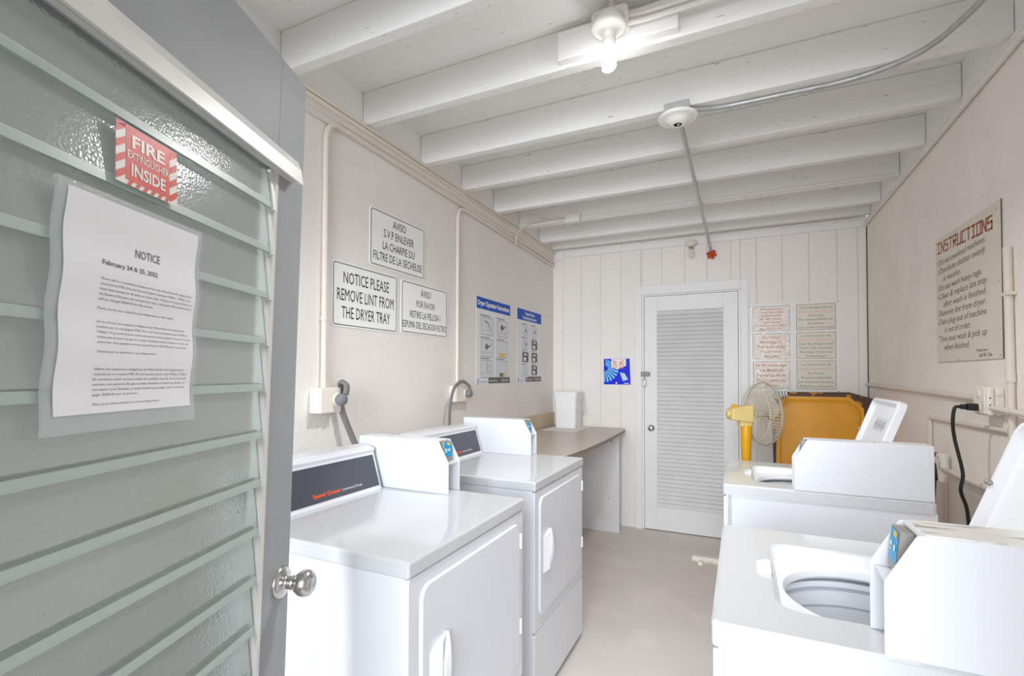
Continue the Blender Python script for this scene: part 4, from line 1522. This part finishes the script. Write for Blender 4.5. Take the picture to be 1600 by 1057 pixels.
# ------------------------------------------------------------------ mustard table top leaning on the back wall
yt = thing('folded_table', 'mustard yellow octagonal table top with chipped dark edge leaning behind the far washer', 'table', (.52, 4.28, 0))
yl = Plane((0, 4.14, 0), (1, 0, 0), (0, .15, 1.28))
octo = [(.205, .06), (.265, 0), (.765, 0), (.825, .06), (.823, 1.215), (.730, 1.305), (.296, 1.305), (.232, 1.215)]
b = MB()
b.slab(yl, octo, -.02, .0, 'mustard', sidem='chipped')
b.outline(yl, octo, .018, 'chipped', .0006)
tp = b.build('table_top', yt)
b = MB()
ins = [(.255, .09), (.29, .05), (.74, .05), (.775, .09), (.773, 1.19), (.705, 1.255), (.322, 1.255), (.277, 1.19)]
n = 8
big = [(.245, .085), (.285, .04), (.745, .04), (.785, .085), (.783, 1.195), (.710, 1.265), (.317, 1.265), (.267, 1.195)]
A = [yl(u, v, .001) for u, v in big]
B = [yl(u, v, .008) for u, v in ins]
C = [yl(u + (.5 - u) * .03, v + (.65 - v) * .02, .004) for u, v in ins]
b.add(A + B, [(i, (i + 1) % n, n + (i + 1) % n, n + i) for i in range(n)], 'mustard')
b.add(B + C, [(i, (i + 1) % n, n + (i + 1) % n, n + i) for i in range(n)], 'mustard')
b.build('raised_moulding', yt)
yl2 = Plane((0, 4.20, 0), (1, 0, 0), (0, .15, 1.28))
db = MB()
db.slab(yl2, [(.24, 0), (.88, 0), (.88, 1.275), (.73, 1.322), (.27, 1.318), (.215, 1.27)], -.018, .0, 'chipped')
tag(db.build('brown_board', origin=(.55, 4.22, 0)), 'dark brown worn board standing behind the mustard table top', 'board')

# ribbed hose end behind the fan
rh = MB()
hp = spline([(.175, 4.16, 1.205), (.195, 4.155, 1.25), (.245, 4.15, 1.285), (.305, 4.15, 1.300)], 10)
rads = [.020 + .004 * (i % 2) for i in range(len(hp))]
rh.tube(hp, rads, 'hose', 14)
for i in range(6, len(hp), 3):
    d = (hp[i] - hp[i - 1]).normalized()
    rh.tube([hp[i] - d * .004, hp[i] + d * .004], .0255, 'whiteprint', 14)
tag(rh.build('ribbed_hose', origin=(.19, 4.16, 1.2)), 'short ribbed grey and white hose lying over the corner of the mustard table top', 'hose')

# ------------------------------------------------------------------ white bar on the floor
wb = thing('floor_bar', 'off white plastic bar lying on the floor beside the far washer', 'bar', (-.20, 4.04, 0))
b = MB()
b.box(-.352, .10, 4.025, 4.085, .0, .038, 'bar', bev=.006)
b.box(-.345, -.325, 4.022, 4.026, .006, .030, 'bar', bev=.002)
b.build('bar', wb)
b = MB()
b.box(-.300, -.272, 3.945, 3.97, .001, .030, 'bar', bev=.003)
b.tube(spline([(-.275, 3.957, .012), (-.235, 3.985, .016), (-.20, 4.024, .02)], 6), .003, 'bar', 8)
b.build('cord_end', wb)

# ------------------------------------------------------------------ ceiling fittings
lt = thing('ceiling_light', 'lit spiral bulb in a white porcelain holder on a white board under a joist', 'light', (-.44, 1.84, 2.73))
b = MB()
b.box(-.672, -.200, 1.852, 1.8925, 2.722, 2.838, 'joist', bev=.004)
b.build('mounting_board', lt)
b = MB()
b.prism([(x, z) for x, z in rrect(-.515, -.375, 2.755, 2.838, .02, 4)], 1.805, 1.853, 'y', 'porcelain', bev=.002)
b.lathe([(.055, 0), (.055, .034), (0, .034)], (-.442, 1.790, 2.752), (0, 0, 1), 'porcelain', 24)
b.build('junction_box', lt)
lc = (-.442, 1.785, 2.752)
b = MB()
b.lathe([(0, 0), (.060, 0), (.067, -.006), (.066, -.014), (.050, -.020), (.030, -.026), (.0255, -.034), (.0245, -.050), (.022, -.052), (0, -.052)], lc, (0, 0, 1), 'porcelain', 40)
b.build('lamp_holder', lt)
b = MB()
b.lathe([(.0, -.050), (.023, -.050), (.024, -.060), (.024, -.084), (.018, -.090), (.0, -.091)], lc, (0, 0, 1), 'porcelain', 24)
bs = b.build('bulb_base', lt)
b = MB()
pts = []
for k in range(3 * 20 + 1):
    a = 2 * PI * k / 20
    pts.append((lc[0] + .0185 * math.cos(a), lc[1] + .0185 * math.sin(a), lc[2] - .096 - .062 * k / 60))
b.tube(pts, .0085, 'bulbglow', 10)
pts2 = [(lc[0] + (lc[0] - p[0]), lc[1] + (lc[1] - p[1]), p[2] - .003) for p in pts]
b.tube(pts2, .0085, 'bulbglow', 10)
b.build('spiral_bulb', lt)
# the light this lamp throws: downwards and sideways, its holder shades the joists above
sp_d = bpy.data.lights.new('bulb_light', 'SPOT')
sp_d.energy = BULB_W
sp_d.spot_size = R(156)
sp_d.spot_blend = 1.0
sp_d.shadow_soft_size = .06
sp_d.color = (1.0, .995, .99)
sp = bpy.data.objects.new('bulb_light', sp_d)
COL.objects.link(sp)
sp.location = (lc[0], lc[1], lc[2] - .19)
for z, nm in ((2.795, 'upper'), (2.770, 'lower')):
    dy = -.012
    cc = MB()
    cc.tube(fillet([(-.385, 1.825, z), (-.33, 1.832, z), (RX + .0, 1.832, z + .002)], .02), .0095, 'pvc_white', 12)
    tag(cc.build('light_conduit', origin=(-.38, 1.83, z)), 'white conduit running right from the lit lamp box, %s of the pair' % nm, 'conduit', 'twin conduits at the lit lamp')
vc = MB()
vc.tube(spline([(-.440, 1.825, 2.836), (-.437, 1.815, 2.850), (-.436, 1.78, 2.862), (-.435, 1.52, 2.863)], 6), .0095, 'pvc_white', 12)
tag(vc.build('light_conduit', origin=(-.435, 1.8, 2.85)), 'white conduit stub rising from the top of the lit lamp box', 'conduit')

ll = thing('lamp_holder', 'empty white porcelain lamp holder on a galvanised box in mid ceiling', 'lamp holder', (-.262, 2.38, 2.62))
b = MB()
b.box(-.318, -.206, 2.330, 2.432, 2.660, 2.7035, 'galv', bev=.003)
b.build('metal_box', ll)
hc = (-.262, 2.380, 2.660)
b = MB()
b.lathe([(0, 0), (.080, 0), (.089, -.006), (.090, -.016), (.078, -.020), (.058, -.022), (.050, -.030), (.034, -.040), (.024, -.044), (.018, -.044), (.018, -.020), (0, -.020)], hc, (0, 0, 1), 'porcelain', 48)
b.build('holder', ll)
b = MB()
b.lathe([(.0178, -.0435), (.0178, -.021), (0, -.0205)], hc, (0, 0, 1), 'dark', 24)
b.box(hc[0] - .004, hc[0] + .010, hc[1] - .004, hc[1] + .004, hc[2] - .046, hc[2] - .022, 'galv')
b.build('socket', ll)

gz = .0115
conduit('steel_conduit', [(-.200, 2.402, 2.684), (-.08, 2.448, 2.690), (.45, 2.452, 2.690), (.66, 2.36, 2.694), (.74, 2.12, 2.694), (.74, 1.98, 2.694)], gz, 'galv', 'bare steel conduit curving from the empty lamp holder towards the upper right', straps=[((.284, 2.452, 2.690), (1, 0, 0))], fr=.12, group='bare steel conduits on the ceiling')
conduit('steel_conduit', [(-.262, 2.434, 2.684), (-.263, 4.28, 2.690), (-.232, 4.60, 2.532)], gz, 'galv', 'bare steel conduit running from the empty lamp holder to the orange cap at the back', straps=[((-.265, 3.36, 2.691), (0, 1, 0)), ((-.264, 3.85, 2.691), (0, 1, 0))], fr=.15, group='bare steel conduits on the ceiling')
b = MB()
rc = Vector((-.229, 4.615, 2.508))
cax = Vector((-.1, -.9, -.25))
b.lathe([(0, .026), (.012, .024), (.018, .012), (.030, .010), (.032, -.012), (.018, -.018), (0, -.018)], rc, cax, 'redcap', 20)
for k in range(6):
    a = k * PI / 3
    ax = cax.normalized()
    p_ = ax.orthogonal().normalized()
    q_ = ax.cross(p_)
    b.lathe([(0, .010), (.012, .008), (.012, -.010), (0, -.012)], rc + (p_ * math.cos(a) + q_ * math.sin(a)) * .031, ax, 'redcap', 10)
tag(b.build('conduit_cap', origin=tuple(rc)), 'small orange red lobed cap on the end of the steel conduit', 'cap')

bl_ = thing('back_wall_lamp', 'white lamp holder with a clear unlit bulb under the back trim', 'lamp holder', (-.40, BY, 2.60))
hb = (-.398, BY - .050, 2.625)
b = MB()
b.lathe([(0, .012), (.052, .010), (.055, .0), (.048, -.012), (.026, -.022), (.024, -.028)], hb, (0, 0, 1), 'ivory', 28)
b.lathe([(.0235, -.026), (.021, -.052), (0, -.052)], hb, (0, 0, 1), 'tan', 20)
b.box(-.43, -.366, BY - .06, BY - .0185, 2.622, 2.655, 'ivory', bev=.004)
b.build('holder', bl_)
b = MB()
b.lathe([(.014, -.046), (.015, -.060), (.026, -.084), (.031, -.105), (.027, -.125), (.015, -.136), (0, -.139)], hb, (0, 0, 1), 'bulbclear', 24)
b.build('bulb', bl_)

# white surface conduits across the ceiling near the back
t = thing('junction_box', 'white box on the conduits crossing the ceiling near the back left', 'junction box', (-1.24, 3.79, 2.69))
b = MB()
b.box(-1.300, -1.175, 3.765, 3.8225, 2.684, 2.755, 'pvc_white', bev=.004)
b.build('box', t)
conduit('ceiling_conduit', [(-1.175, 3.806, 2.722), (RX - .03, 3.806, 2.718)], .0105, 'pvc_white', 'white conduit from the ceiling junction box across to the right wall', group='white conduits crossing the ceiling')
conduit('ceiling_conduit', [(-1.69, 3.806, 2.716), (-1.301, 3.806, 2.720)], .0125, 'pvc_white', 'thicker white conduit stub left of the ceiling junction box', group='white conduits crossing the ceiling')
cb = MB()
cb.tube(spline([(-1.301, 3.785, 2.742), (-1.52, 3.775, 2.740), (-1.63, 3.76, 2.715), (-1.685, 3.70, 2.64), (-1.690, 3.665, 2.585), (-1.700, 3.68, 2.545), (-1.717, 3.72, 2.528)], 8), .0065, 'pvc', 10)
tag(cb.build('white_cable', origin=(-1.6, 3.75, 2.6)), 'white cable curling from the junction box down over the left wall conduits', 'cable')
cb = MB()
cb.tube(spline([(-1.715, 3.47, 2.712), (-1.66, 3.55, 2.745), (-1.58, 3.66, 2.758), (-1.50, 3.72, 2.750), (-1.43, 3.77, 2.742)], 8), .0065, 'pvc', 10)
tag(cb.build('white_cable', origin=(-1.6, 3.6, 2.75)), 'short white cable arching between joists into the left wall trim', 'cable')
